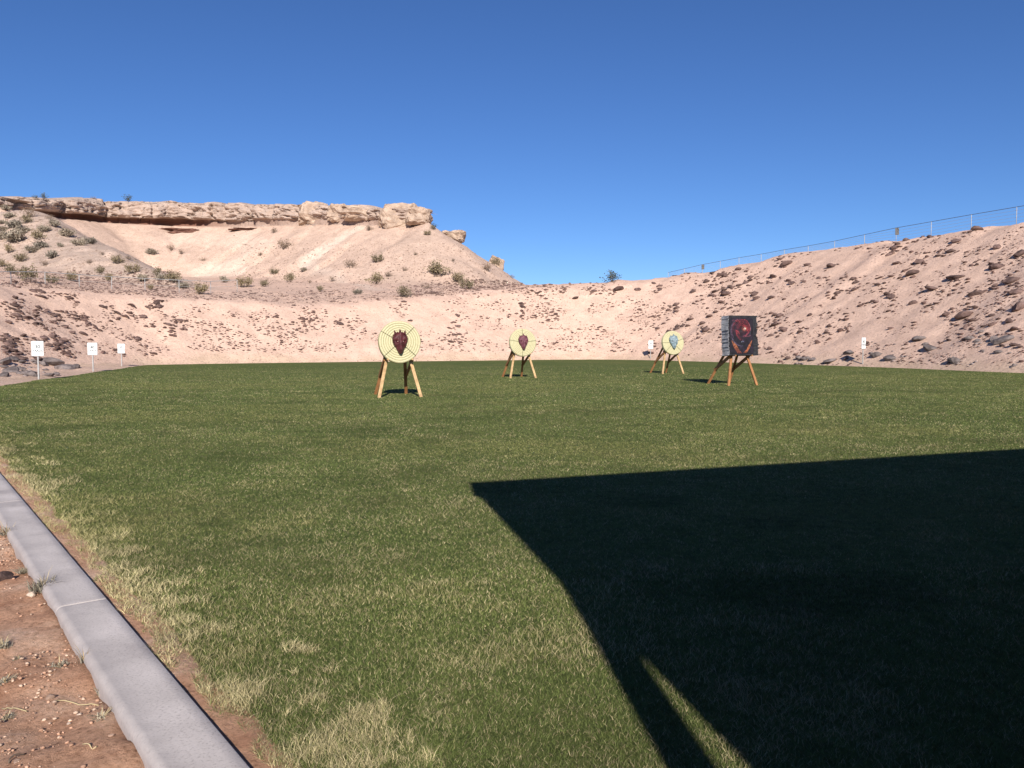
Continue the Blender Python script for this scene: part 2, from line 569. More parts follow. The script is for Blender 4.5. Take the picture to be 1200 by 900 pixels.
# ------------------------------------------------------------------ caprock: overhanging ledge along the rim
def caprock():
    n = int(np.argmin(np.hypot(RIM[:, 0] - ex[0], RIM[:, 1] - ex[1]))) - 2
    n = min(n, int(np.argmax([proj(r[0], r[1], r[2])[0] > 493 for r in RIM])))
    s_f = np.arange(0, RS[n - 1], 0.22)
    rim = np.stack([np.interp(s_f, RS[:n], RIM[:n, k]) for k in range(4)], 1)
    rn = np.stack([np.interp(s_f, RS[:n], RN[:n, k]) for k in range(2)], 1); rn[-12:] = rn[-12]; rn /= np.linalg.norm(rn, axis=1)[:, None]
    n = len(s_f); s = s_f
    top = rim[:, 2]; foot = rim[:, 3]
    pxs = np.array([proj(r[0], r[1], r[2])[0] for r in rim])
    und = 0.68 * np.interp(pxs, [-420, -100, 20, 55, 90, 230, 268, 285, 300, 520], [0.9, 0.9, 1.0, 1.9, 2.7, 2.6, 1.9, 0.9, 0.45, 0.4]) + 0.5 * fbm(s / 6, s * 0, 3)
    # blocks between joints: each stands a little in or out, with a crack between
    joints = [0.0]; r = random.Random(5)
    while joints[-1] < s[-1]:
        joints.append(joints[-1] + r.uniform(3.5, 11))
    joints = np.array(joints)
    bi = np.searchsorted(joints, s) - 1
    boff = np.array([r.uniform(-0.55, 0.45) for _ in joints])[np.clip(bi, 0, len(joints) - 1)]
    btop = np.array([r.uniform(-0.35, 0.2) for _ in joints])[np.clip(bi, 0, len(joints) - 1)]
    dj = np.min(np.abs(s[:, None] - joints[None]), axis=1)
    crack = np.exp(-(dj / 0.28) ** 2)
    rows = []
    prof = [(-7, 1.0, 0), (-5, 1.0, 0), (-2.6, 1.0, 0), (-1.3, 0.985, .3), (-0.55, 0.95, .7), (-0.15, 0.88, 1), (0.05, 0.80, 1), (0.12, 0.72, 1), (0.2, 0.64, 1), (0.22, 0.56, 1),
            (0.25, 0.48, 1), (0.2, 0.42, 1), (0.22, 0.37, 1), (0.12, 0.32, 1), (-0.1, 0.29, .8), ('u', 0.28, .5), ('u', 0.2, .2), ('u', 0.08, .2), ('v', -0.02, .2), ('v', -0.12, 0), ('v', -0.35, 0)]
    fine = []
    for a_, b_ in zip(prof[:-1], prof[1:]):
        fine.append(a_)
        if not isinstance(a_[0], str) and not isinstance(b_[0], str) and a_[0] > -2:
            for t_ in (0.33, 0.67):
                fine.append(tuple(a_[q_] * (1 - t_) + b_[q_] * t_ for q_ in range(3)))
    prof = fine + [prof[-1]]
    iu = [k for k, q_ in enumerate(prof) if isinstance(q_[0], str)][0]
    V = []
    for k, (o, f, wgt) in enumerate(prof):
        if o == 'u':
            off = -und - 0.25 * fbm(s / 1.5, s * 0 + k, 3)
        elif o == 'v':
            off = -0.6 * und + 0.5 * fbm(s / 1.5, s * 0 + 9, 3)
        else:
            off = np.full(n, float(o))
        f2 = f + (0.05 * fbm(s / 4, s * 0 + 21, 3) if 0.2 < f < 0.95 else 0)
        z = foot + (top - foot) * f2
        if f > 0.87:
            z = z + btop * (0.35 if k < 2 else 1) + 0.35 * fbm(s / 2.2, s * 0 + 50, 3) - (0.5 * crack if k > 1 else 0)
        rel = 1.0 * fbm(s / 3.2, z / 1.0 + 7, 4, 0.65) + 0.25 * fbm(s / 0.9, z / 0.4, 3, 0.7)
        # thin bedding joints
        bed = np.abs(vnoise(s / 14, z / 0.6 + 3 * vnoise(s / 9, s * 0)))
        rel = rel - 0.45 * np.exp(-(bed / 0.035) ** 2)
        pit = fbm(s / 1.3 + 60, z / 0.7, 3); rel = rel - 0.9 * sstep(0.28, 0.42, pit)
        off = off + wgt * (boff + rel - 0.9 * crack)
        V.append(np.stack([rim[:, 0] + rn[:, 0] * off, rim[:, 1] + rn[:, 1] * off, z], 1))
    V = np.array(V); nr = len(prof)
    ix = np.arange(nr * n).reshape(nr, n)
    Q = np.stack([ix[:-1, :-1], ix[1:, :-1], ix[1:, 1:], ix[:-1, 1:]], -1).reshape(-1, 4)
    me = mesh_np('caprock', V.reshape(-1, 3), quads=Q)
    m, nt, b = mat('caprock', 0.95, 0.1)
    pos = geopos(nt)
    n1 = noise_node(nt, pos, 0.5, 6, 0.7)
    c = ramp(nt, n1.outputs[0], [(0.3, (0.36, 0.27, 0.22)), (0.5, (0.44, 0.335, 0.275)), (0.72, (0.53, 0.41, 0.335))]).outputs[0]
    n2 = noise_node(nt, pos, 3.0, 7, 0.75)
    c = mixc(nt, 1.0, c, ramp(nt, n2.outputs[0], [(0.32, (0.5, 0.45, 0.42)), (0.42, (0.95, 0.95, 0.95)), (0.7, (1.12, 1.1, 1.08))]).outputs[0], 'MULTIPLY')
    # red clay layer under the ledge, with the undercut's shade painted in
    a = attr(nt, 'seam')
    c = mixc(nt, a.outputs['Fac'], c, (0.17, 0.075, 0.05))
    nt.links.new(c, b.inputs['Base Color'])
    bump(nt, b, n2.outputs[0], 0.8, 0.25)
    seam_shade = np.zeros((nr, n)); deep = sstep(1.0, 1.8, und)
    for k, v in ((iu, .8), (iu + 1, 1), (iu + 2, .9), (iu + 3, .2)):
        seam_shade[k] = v * (0.35 + 0.65 * deep)
    color_attr(me, 'seam', np.repeat(seam_shade.reshape(-1, 1), 3, 1))
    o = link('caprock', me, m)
    tag(o, 'tan overhanging caprock ledge along the top of the mesa', kind='structure')
caprock()

# ------------------------------------------------------------------ lawn, soil, kerb
KERB_W, KERB_H = 0.245, 0.045
KA = gp(295, 900, KERB_H); KB = gp(0, 553.5, KERB_H)
KD = (KB - KA) / np.linalg.norm(KB - KA)              # along the kerb, away from the camera
KN = np.array([-KD[1], KD[0]])                        # to the left, the soil side
if KN[0] > 0: KN = -KN
def kerb_side(x, y):                                  # >0 on the lawn side of the kerb's inner edge
    return -((np.asarray(x) - KA[0]) * KN[0] + (np.asarray(y) - KA[1]) * KN[1])
KERB_L = 31.0

# lawn sheet: bounded by the kerb and the foot of the berm (ends hidden in the berm)
def lawn():
    m, nt, b = mat('lawn', 0.95, 0.15)
    pos = geopos(nt)
    n1 = noise_node(nt, pos, 0.55, 5, 0.62)
    base = ramp(nt, n1.outputs[0], [(0.30, (0.084, 0.112, 0.027)), (0.50, (0.114, 0.140, 0.038)), (0.62, (0.126, 0.142, 0.042)), (0.76, (0.17, 0.155, 0.058))]).outputs[0]
    n2 = noise_node(nt, pos, 9.0, 6, 0.7)
    c = mixc(nt, 1.0, base, ramp(nt, n2.outputs[0], [(0.3, (0.55, 0.6, 0.55)), (0.5, (1, 1, 1)), (0.7, (1.5, 1.4, 1.35))]).outputs[0], 'MULTIPLY')
    n3 = noise_node(nt, pos, 0.09, 3, 0.5)
    c = mixc(nt, 1.0, c, ramp(nt, n3.outputs[0], [(0.35, (0.85, 0.92, 0.85)), (0.65, (1.12, 1.05, 1.1))]).outputs[0], 'MULTIPLY')
    nt.links.new(c, b.inputs['Base Color'])
    bump(nt, b, noise_node(nt, pos, 30.0, 5, 0.8).outputs[0], 0.9, 0.05)
    P0 = KA - KD * 10; P1 = KA + KD * KERB_L
    pts = [tuple(P0), tuple(P1)]
    lft = np.array([-LE_D[1], LE_D[0]]) * 0.8
    pts += [tuple(LE_A + LE_D * k + lft) for k in np.arange(1.5, np.linalg.norm(LE_B - LE_A), 3.0)]
    sel = [i for i in range(len(TOE)) if (TOE[i][1] > LE_B[1] + 2.5 and TOE[i][0] < 0) or TOE[i][0] >= 0]
    pts += [tuple(TOE[i] + TN[i] * 0.8) for i in sel[::3]]
    bm = bmesh.new()
    vs = [bm.verts.new((p[0], p[1], 0.0)) for p in pts]
    f = bm.faces.new(vs)
    if f.normal.z < 0: f.normal_flip()
    bmesh.ops.triangulate(bm, faces=bm.faces[:])
    bm.normal_update()
    for f in bm.faces:
        if f.normal.z < 0: f.normal_flip()
    tag(link('lawn', bm_mesh(bm, 'lawn'), m), 'wide mown green lawn of the range with dry patches', kind='structure')
lawn()

# bare soil: fine sheet beside the kerb, coarse sheet around it
def soil_near():
    m, nt, b = mat('red_soil', 0.97, 0.1)
    pos = geopos(nt)
    n1 = noise_node(nt, pos, 1.7, 6, 0.65)
    c = ramp(nt, n1.outputs[0], [(0.32, (0.50, 0.255, 0.15)), (0.5, (0.62, 0.355, 0.225)), (0.68, (0.72, 0.49, 0.35))]).outputs[0]
    n2 = noise_node(nt, pos, 38.0, 6, 0.75)
    c = mixc(nt, 1.0, c, ramp(nt, n2.outputs[0], [(0.34, (0.6, 0.55, 0.52)), (0.46, (1, 1, 1)), (0.66, (1.3, 1.34, 1.38))]).outputs[0], 'MULTIPLY')
    nt.links.new(c, b.inputs['Base Color'])
    bump(nt, b, noise_node(nt, pos, 30.0, 8, 0.85).outputs[0], 0.9, 0.03)
    # local frame: s along the kerb, t to the left of its outer edge
    s = np.arange(-5.0, 14.0, 0.045); t = np.concatenate([np.arange(-0.32, 3.2, 0.045), np.arange(3.2, 14, 0.4)])
    S, T = np.meshgrid(s, t, indexing='ij')
    X = KA[0] + KD[0] * S + KN[0] * (KERB_W + T); Y = KA[1] + KD[1] * S + KN[1] * (KERB_W + T)
    Z = -0.030 + 0.055 * fbm(X / 0.9, Y / 0.9, 3) + 0.034 * fbm(X / 0.17, Y / 0.17, 4, 0.6) + 0.03 * np.exp(-np.clip(T, 0, 9) / 0.12) * (0.6 + fbm(X / .5, Y / .5, 2))
    Z = np.where(T < -0.03, -0.12, np.minimum(Z, 0.004))
    ix = np.arange(S.size).reshape(S.shape)
    Q = np.stack([ix[:-1, :-1], ix[:-1, 1:], ix[1:, 1:], ix[1:, :-1]], -1).reshape(-1, 4)
    me = mesh_np('bare_soil', np.stack([X, Y, Z], -1).reshape(-1, 3), quads=Q, smooth=True)
    if me.polygons[0].normal.z < 0: me.flip_normals()
    tag(link('bare_soil', me, m), 'reddish bare soil beside the concrete kerb', kind='structure')
    me = mesh_np('outer_soil', [(-60, -60, -0.22), (60, -60, -0.22), (60, 45, -0.22), (-60, 45, -0.22)], quads=[(0, 1, 2, 3)])
    tag(link('outer_soil', me, m), 'bare soil around and behind the range', kind='structure')
    # narrow strip of bare soil between kerb and grass
    s = np.arange(-6.0, KERB_L, 0.05)
    wv = 0.08 + 0.06 * fbm(s / 0.5, s * 0, 4)
    V = []
    for k, tt in enumerate((0.0, 0.25, 0.5, 0.75, 1.0)):
        t_ = -0.004 + (wv + 0.12) * tt
        z = 0.005 + 0.012 * (0.5 + fbm(s / 0.12, s * 0 + k, 3)) if k < 4 else s * 0 - 0.004
        V.append(np.stack([KA[0] + KD[0] * s - KN[0] * t_, KA[1] + KD[1] * s - KN[1] * t_, z], 1))
    V = np.array(V); n = len(s); ix = np.arange(5 * n).reshape(5, n)
    Q = np.stack([ix[:-1, :-1], ix[1:, :-1], ix[1:, 1:], ix[:-1, 1:]], -1).reshape(-1, 4)
    me = mesh_np('soil_strip', V.reshape(-1, 3), quads=Q, smooth=True)
    if me.polygons[0].normal.z < 0: me.flip_normals()
    tag(link('soil_strip', me, m), 'thin strip of bare soil between kerb and lawn', kind='structure')
soil_near()

def kerb():
    m, nt, b = mat('kerb_concrete', 0.85, 0.25)
    co = geopos(nt)
    n1 = noise_node(nt, co, 2.2, 6, 0.65)
    c = ramp(nt, n1.outputs[0], [(0.3, (0.38, 0.335, 0.315)), (0.48, (0.51, 0.455, 0.42)), (0.7, (0.61, 0.545, 0.505))]).outputs[0]
    n2 = noise_node(nt, co, 90.0, 4, 0.7)
    c = mixc(nt, 1.0, c, ramp(nt, n2.outputs[0], [(0.33, (0.68, 0.67, 0.66)), (0.45, (1, 1, 1)), (0.65, (1.07, 1.07, 1.07))]).outputs[0], 'MULTIPLY')
    # outer shoulder, mottled darker towards the soil side
    a = attr(nt, 'scuff')
    n3 = noise_node(nt, co, 9.0, 5, 0.7)
    mm = nt.nodes.new('ShaderNodeMath'); mm.operation = 'MULTIPLY'
    nt.links.new(a.outputs['Fac'], mm.inputs[0]); nt.links.new(ramp(nt, n3.outputs[0], [(0.2, (0.25, 0.25, 0.25)), (0.8, (0.9, 0.9, 0.9))]).outputs[0], mm.inputs[1])
    c = mixc(nt, mm.outputs[0], c, (0.33, 0.295, 0.285))
    # earth splashed on the lowest edge
    a2 = attr(nt, 'earth')
    c = mixc(nt, a2.outputs['Fac'], c, (0.40, 0.26, 0.18))
    nt.links.new(c, b.inputs['Base Color'])
    bump(nt, b, n2.outputs[0], 0.25, 0.004)
    root = empty('kerb', (KA[0], KA[1], 0))
    tag(root, 'pale grey concrete kerb with rounded outer edge beside the lawn', kind='structure')
    # joints measured along the kerb
    j1 = float(np.dot(gp(125, 701, KERB_H) - KA, KD)); j2 = float(np.dot(gp(27, 586, KERB_H) - KA, KD))
    sp = j2 - j1
    js = [j1 + sp * k for k in range(-3, 9)]
    prof = [(0.0, -0.2), (0.0, KERB_H - 0.006), (0.006, KERB_H)] + [(0.05 * k, KERB_H + 0.0008 * math.sin(k)) for k in range(1, 4)]
    R = 0.034
    for k in range(9):
        t = math.pi / 2 * k / 8
        prof.append((KERB_W - R + R * math.sin(t), KERB_H - R + R * math.cos(t)))
    prof.append((KERB_W + 0.004, -0.2))
    prof = np.array(prof)
    for a0, a1 in zip(js[:-1], js[1:]):
        s = np.concatenate([[a0 + 0.003, a0 + 0.008, a0 + 0.016], np.linspace(a0 + 0.05, a1 - 0.05, 40), [a1 - 0.016, a1 - 0.008, a1 - 0.003]])
        V = []; sc = []; ea = []
        for (t, z) in prof:
            wob = 0.004 * fbm(s / 0.6, s * 0 + 4.0, 3) if t > 0.16 else 0 * s
            endd = np.minimum(s - s[0], s[-1] - s); chip = 0.003 * np.exp(-endd / 0.006)
            V.append(np.stack([KD[0] * s + KN[0] * (t + wob), KD[1] * s + KN[1] * (t + wob), z - chip], 1))
            sc.append(np.full(len(s), sstep(0.13, 0.235, t))); ea.append(np.full(len(s), 0.85 * sstep(KERB_H - 0.055, KERB_H - 0.075, z) if t > 0.1 else 0.0))
        V = np.array(V); nr, n = V.shape[:2]; ix = np.arange(nr * n).reshape(nr, n)
        Q = np.stack([ix[:-1, :-1], ix[:-1, 1:], ix[1:, 1:], ix[1:, :-1]], -1).reshape(-1, 4)
        caps = [tuple(ix[:, 0]), tuple(ix[::-1, -1])]
        me = bpy.data.meshes.new('kerb_section')
        me.from_pydata(V.reshape(-1, 3).tolist(), [], [tuple(map(int, q)) for q in Q] + [tuple(map(int, q)) for q in caps])
        for f in me.polygons: f.use_smooth = len(f.vertices) == 4
        color_attr(me, 'scuff', np.repeat(np.array(sc).reshape(-1, 1), 3, 1))
        color_attr(me, 'earth', np.repeat(np.array(ea).reshape(-1, 1), 3, 1))
        bm = bmesh.new(); bm.from_mesh(me); bmesh.ops.recalc_face_normals(bm, faces=bm.faces[:]); bm.to_mesh(me); bm.free()
        link('kerb_section', me, m, root)
kerb()

# ------------------------------------------------------------------ grass blades
def grass():
    N = 1750000
    d0, d1 = 2.0, 70.0
    # sample distance with density falling off as d^-1.85 per square metre
    u = rng.random(N); p = 2 - 1.85
    d = (d0 ** p + u * (d1 ** p - d0 ** p)) ** (1 / p)
    x = (rng.random(N) * 2 - 1) * (0.70 * d + 0.5); y = d
    ks = kerb_side(x, y)
    edge = 0.045 + 0.09 * fbm(x / 0.35, y / 0.35, 3) 
    k = (ks > edge) & (lookup(GD, x, y) < 0.02) & (rng.random(N) > sstep(18, 62, d))
    x, y, d, ks = x[k], y[k], d[k], ks[k]
    n = len(x)
    # dry patches: small tufts, broad faded zones and the parched margin by the kerb
    mid = fbm(x / 0.45, y / 0.45, 4, 0.6); big = fbm(x / 3.0 + 9, y / 3.0, 3); tuft = fbm(x / 0.13 + 31, y / 0.13, 3)
    margin = sstep(0.62, 0.10, ks + 0.8 * mid + 0.5 * tuft) * sstep(0.66, 0.34, ks + 0.5 * tuft)
    far = sstep(5, 16, d)
    dry = np.clip(0.13 * sstep(-0.2, 0.5, mid + 0.9 * big) + 0.20 * sstep(0.05, .42, tuft) + 0.13, 0, 1)
    dry = np.clip(np.maximum(dry * (1 - 0.25 * far), 0.85 * margin), 0, 0.92)
    isdry = rng.random(n) < dry
    r1 = rng.random(n)[:, None]; r2 = rng.random(n)[:, None]
    green = np.array([0.055, 0.076, 0.020]) * (1 - r1) + np.array([0.128, 0.150, 0.048]) * r1
    straw = np.array([0.18, 0.155, 0.075]) * (1 - r1) + np.array([0.33, 0.28, 0.16]) * r1
    olive = np.array([0.165, 0.165, 0.050])
    c = np.where(isdry[:, None], straw, green * (1 - 0.5 * r2 * dry[:, None]) + olive * (0.5 * r2 * dry[:, None]))
    big2 = fbm(x / 1.4 + 77, y / 1.4, 3)
    yl = sstep(-0.12, 0.38, fbm(x / 5.0 + 13, y / 2.2 + 4, 3) + 0.35 * mid)        # sun-bleached swathes
    c = c * (1 - 0.42 * yl[:, None]) + np.array([0.185, 0.175, 0.062]) * (0.42 * yl[:, None])
    dk = sstep(0.10, 0.45, fbm(x / 1.1 + 50, y / 0.9, 3) - 0.3 * yl)                # lusher darker green
    c = c * (1 - 0.30 * dk[:, None])
    c = c * (0.62 + 0.80 * rng.random(n))[:, None]
    c = c * 1.22 * (1 + 0.22 * big2)[:, None]
    c = np.where((margin > 0.5)[:, None] & isdry[:, None], c * 1.45, c)
    w = np.maximum(0.0017, d * 0.00064) * (0.7 + 0.7 * rng.random(n))
    h = (0.009 + 0.012 * rng.random(n)) * (1 + 0.0 * d) + 0.034 * margin * rng.random(n)
    h = np.minimum(h + 0.02 * np.clip(mid, 0, 1) * isdry, 0.095)
    az = rng.random(n) * 2 * np.pi
    faz = rng.random(n) * 2 * np.pi
    lean = (0.4 + 1.3 * rng.random(n)) * h
    fx, fy = np.cos(faz) * w * 0.5, np.sin(faz) * w * 0.5
    tx, ty = np.cos(az) * lean, np.sin(az) * lean
    base = np.stack([x, y, np.full(n, -0.002)], 1)
    near = d < 5.0
    def build(sel, segs):
        b = base[sel]; k = len(b)
        f = np.stack([fx[sel], fy[sel], np.zeros(k)], 1)
        tip = b + np.stack([tx[sel], ty[sel], h[sel]], 1)
        if segs == 1:
            V = np.stack([b - f, b + f, tip], 1).reshape(-1, 3)
            T = np.arange(k * 3).reshape(-1, 3)
            return V, T, np.repeat(c[sel], 1, 0)
        mdl = b + np.stack([tx[sel] * 0.33, ty[sel] * 0.33, h[sel] * 0.62], 1)
        V = np.stack([b - f, b + f, mdl + f * 0.8, mdl - f * 0.8, tip], 1).reshape(-1, 3)
        i = np.arange(k)[:, None] * 5
        T = np.concatenate([i + np.array([0, 1, 2]), i + np.array([0, 2, 3]), i + np.array([3, 2, 4])], 1).reshape(-1, 3)
        return V, T, np.repeat(c[sel], 3, 0)
    V1, T1, C1 = build(near, 2); V2, T2, C2 = build(~near, 1)
    V = np.concatenate([V1, V2]); T = np.concatenate([T1, T2 + len(V1)]); cc = np.concatenate([C1, C2])
    me = bpy.data.meshes.new('grass')
    me.vertices.add(len(V)); me.vertices.foreach_set('co', V.astype(np.float32).ravel())
    me.loops.add(T.size); me.loops.foreach_set('vertex_index', T.astype(np.int32).ravel())
    me.polygons.add(len(T)); me.polygons.foreach_set('loop_start', np.arange(0, T.size, 3, dtype=np.int32)); me.polygons.foreach_set('loop_total', np.full(len(T), 3, np.int32))
    me.update(calc_edges=True)
    color_attr(me, 'blade', cc, 'FACE')
    m, nt, b = mat('grass_blade', 0.75, 0.15)
    a = attr(nt, 'blade')
    nt.links.new(a.outputs['Color'], b.inputs['Base Color'])
    tag(link('grass', me, m), 'short mown grass blades covering the lawn', 'grass', kind='stuff')
    print('grass tris', len(T))
grass()
# ------------------------------------------------------------------ materials of the things
M_ROCK = two_tone('dark_basalt', (0.070, 0.043, 0.037), (0.185, 0.120, 0.102), 2.2, 0.9, 0.6, 0.05, rnd=0.35)
M_ROCKG = two_tone('grey_rock', (0.085, 0.068, 0.066), (0.23, 0.19, 0.175), 2.5, 0.9, 0.6, 0.05, rnd=0.2)
M_ROCKT = two_tone('tan_sandstone', (0.33, 0.24, 0.18), (0.55, 0.415, 0.315), 0.8, 0.95, 0.8, 0.2)
M_CREVICE = two_tone('red_clay', (0.10, 0.045, 0.032), (0.25, 0.13, 0.095), 1.2, 0.95, 0.8, 0.2)  # dark colour of the slabs that stand in for crevice shade
M_PEB = two_tone('pebble', (0.26, 0.155, 0.11), (0.50, 0.36, 0.275), 14.0, 0.9, 0.3, 0.01, rnd=0.3)
M_WOOD = two_tone('pine_lumber', (0.34, 0.21, 0.10), (0.60, 0.41, 0.21), 9.0, 0.7, 0.2, 0.005)
M_WOODR = two_tone('stained_lumber', (0.26, 0.115, 0.045), (0.40, 0.19, 0.08), 6.0, 0.7, 0.2, 0.005)
M_GALV = two_tone('galvanised_steel', (0.30, 0.29, 0.28), (0.42, 0.41, 0.40), 8.0, 0.5, 0.1, 0.002, spec=0.5)
M_DARKST = two_tone('dark_steel', (0.06, 0.06, 0.06), (0.12, 0.11, 0.10), 8.0, 0.6, 0.1, 0.002, spec=0.4)
M_WHITE = two_tone('white_sign_paint', (0.76, 0.76, 0.75), (0.82, 0.82, 0.81), 5.0, 0.5, 0.0)
M_INK = two_tone('sign_lettering', (0.10, 0.12, 0.12), (0.13, 0.15, 0.15), 5.0, 0.6, 0.0)
M_FOAM = two_tone('charcoal_foam', (0.016, 0.016, 0.019), (0.042, 0.042, 0.047), 7.0, 0.95, 0.5, 0.02)
M_FOAMS = two_tone('weathered_foam_edge', (0.30, 0.29, 0.30), (0.62, 0.60, 0.61), 4.0, 0.95, 0.4, 0.02)
M_CORD = two_tone('cord', (0.10, 0.095, 0.05), (0.17, 0.16, 0.09), 9.0, 0.9, 0.0)

# ------------------------------------------------------------------ rocks
def rock_mesh(seed, sub, flat=0.62, boxy=0.0):
    r = random.Random(seed)
    bm = bmesh.new()
    bmesh.ops.create_icosphere(bm, subdivisions=sub, radius=0.5)
    ph = [Vector((r.uniform(-1, 1), r.uniform(-1, 1), r.uniform(-1, 1))).normalized() for _ in range(9)]
    cut = [r.uniform(0.24, 0.45) for _ in ph]
    for v in bm.verts:
        p = v.co.copy()
        for n, c in zip(ph, cut):                      # broken facets
            d = p.dot(n)
            if d > c: p -= n * (d - c) * 1.0
        p *= 1 + r.uniform(-0.07, 0.07)
        p.z *= flat
        v.co = p
    for v in bm.verts:
        if v.co.z < -0.17: v.co.z = -0.17
    return bm_mesh(bm, 'rock')
RM = [rock_mesh(i, 2) for i in range(9)]
for me in RM: me.materials.append(M_ROCK)
RMG = [rock_mesh(30 + i, 2, 0.75) for i in range(5)]
for me in RMG: me.materials.append(M_ROCKG)
RML = [rock_mesh(60 + i, 1) for i in range(6)]         # 20 faces, for the small ones

cand = []                                             # (px, py, width px, height px, tone)
R = random.Random(3)
def single(px, py, w, h=None, tone=0):
    cand.append((px, py, w, h or w * 0.6, tone, True))
    if w > 10 and tone == 0:                           # each big rock sits in its own spill of smaller ones
        for _ in range(5):
            a = R.uniform(-1, 1); s = R.uniform(2.2, w * 0.42)
            cand.append((px + a * w * 0.9, py - 0.3 * a * w * 0.5 + R.uniform(-0.1, 0.6) * (h or w), s, s * 0.6, 0, False))
def cluster(px, py, rx, ry, n, s0, s1, tilt=0.0, tone=0):
    for _ in range(n):
        a = R.uniform(0, 2 * math.pi); q = R.random() ** 0.6
        x = px + rx * q * math.cos(a); y = py + ry * q * math.sin(a) + tilt * (x - px)
        s = s0 + (s1 - s0) * R.random() ** 1.8
        cand.append((x, y, s, s * R.uniform(0.45, 0.75), tone, False))
def field(x0, x1, y0, y1, n, s0, s1, tilt=0.0, tone=0, thin=0.0):
    k = 0; tries = 0
    while k < n and tries < n * 12:
        tries += 1
        x = R.uniform(x0, x1); y = R.uniform(y0, y1)
        if fbm(x / 26.0 + 3, (y - tilt * x) / 12.0, 3) < thin: continue
        s = s0 + (s1 - s0) * R.random() ** 2.4
        cand.append((x, y, s, s * R.uniform(0.4, 0.7), tone, False)); k += 1
# the slope on the right, rock by rock where they are large
for a in [(1145, 270, 16, 8), (1070, 322, 20, 9), (1077, 308, 14, 8), (1119, 327, 19, 11), (1144, 345, 15, 8), (1093, 340, 15, 9), (1132, 371, 20, 12), (1195, 363, 18, 15),
          (1196, 300, 18, 10), (1169, 315, 15, 9), (1187, 331, 18, 10), (1120, 285, 14, 6), (1115, 296, 11, 6), (1169, 291, 10, 6), (1051, 310, 9, 6), (904, 350, 10, 6),
          (907, 325, 11, 6), (923, 310, 16, 9), (975, 313, 13, 7), (1045, 349, 11, 7), (1070, 356, 9, 8), (1108, 371, 11, 7), (1163, 383, 10, 6), (1183, 377, 12, 7),
          (1000, 327, 11, 6), (1003, 332, 9, 5), (960, 326, 6, 4), (1004, 292, 7, 5), (1019, 292, 7, 4), (1062, 282, 9, 6), (1190, 343, 15, 8), (1132, 386, 6, 8), (1188, 388, 14, 8),
          (1165, 315, 12, 7), (949, 371, 7, 5), (887, 351, 10, 7), (880, 326, 9, 5), (838, 313, 8, 5), (866, 316, 9, 6), (846, 323, 12, 6), (850, 345, 14, 7), (885, 346, 9, 9),
          (829, 331, 9, 6), (812, 343, 8, 5), (793, 357, 11, 6), (813, 341, 7, 5), (824, 380, 11, 6), (810, 375, 9, 6), (827, 388, 12, 9), (806, 383, 8, 5), (792, 362, 9, 6),
          (747, 340, 8, 5), (748, 341, 7, 5), (731, 355, 5, 4), (773, 341, 6, 4), (766, 333, 6, 4), (611, 357, 8, 6), (726, 341, 15, 8), (675, 350, 9, 5), (697, 342, 8, 5),
          (536, 370, 7, 5), (480, 377, 7, 3), (474, 355, 8, 4), (536, 384, 9, 5), (613, 360, 8, 5), (398, 380, 9, 5), (344, 359, 6, 4)]:
    single(*a)
cluster(1052, 293, 16, 5, 16, 5, 11, -0.33); cluster(1080, 281, 12, 4, 10, 4, 9, -0.3)
cluster(988, 342, 22, 7, 22, 4, 9, -0.3); cluster(906, 381, 20, 15, 34, 5, 11); cluster(1018, 356, 12, 6, 9, 4, 8)
cluster(845, 342, 12, 5, 9, 5, 10, -0.3); cluster(775, 367, 14, 7, 14, 3, 8, -0.3); cluster(835, 364, 20, 8, 12, 4, 9, -0.3)
cluster(985, 371, 20, 8, 16, 3, 7, -0.3); cluster(870, 336, 14, 5, 9, 4, 8, -0.4); cluster(790, 389, 10, 8, 10, 4, 9)
cluster(745, 390, 10, 6, 9, 3, 6); cluster(640, 370, 20, 10, 40, 3, 7); cluster(611, 368, 9, 6, 12, 3, 7); cluster(535, 394, 14, 18, 32, 3.5, 8)
cluster(470, 366, 12, 8, 12, 3, 6); cluster(355, 378, 26, 14, 44, 3, 7); cluster(330, 392, 22, 10, 26, 3, 7); cluster(205, 385, 14, 10, 30, 4, 8)
cluster(60, 372, 22, 9, 26, 3, 9, 0.5); cluster(30, 340, 25, 8, 14, 3, 9, 0.2); cluster(95, 377, 16, 10, 26, 4, 8, 0.4); cluster(15, 365, 16, 10, 18, 4, 10, 0.5)
cluster(20, 415, 25, 12, 26, 5, 12, 0.4); cluster(70, 405, 24, 10, 26, 4, 10, 0.5)
field(0, 190, 345, 418, 400, 2.6, 9, 0.4, 0, -0.08); field(190, 430, 362, 412, 380, 2.4, 6.5, 0.0, 0, -0.05); field(190, 440, 352, 366, 26, 2.5, 5)
field(430, 600, 346, 412, 130, 2.4, 6, 0, 0, 0.02); field(600, 760, 336, 412, 260, 2.4, 6.5, -0.1, 0, 0.02); field(760, 905, 318, 416, 300, 2.4, 8, -0.4, 0, 0.0)
field(905, 1200, 290, 428, 460, 2.5, 9, -0.35, 0, 0.0); field(905, 1200, 270, 430, 700, 1.4, 3.0, -0.35)
field(500, 720, 328, 346, 300, 2.5, 6.5); field(0, 600, 330, 430, 700, 1.4, 2.8)
field(600, 905, 330, 418, 500, 1.4, 2.8, -0.2)
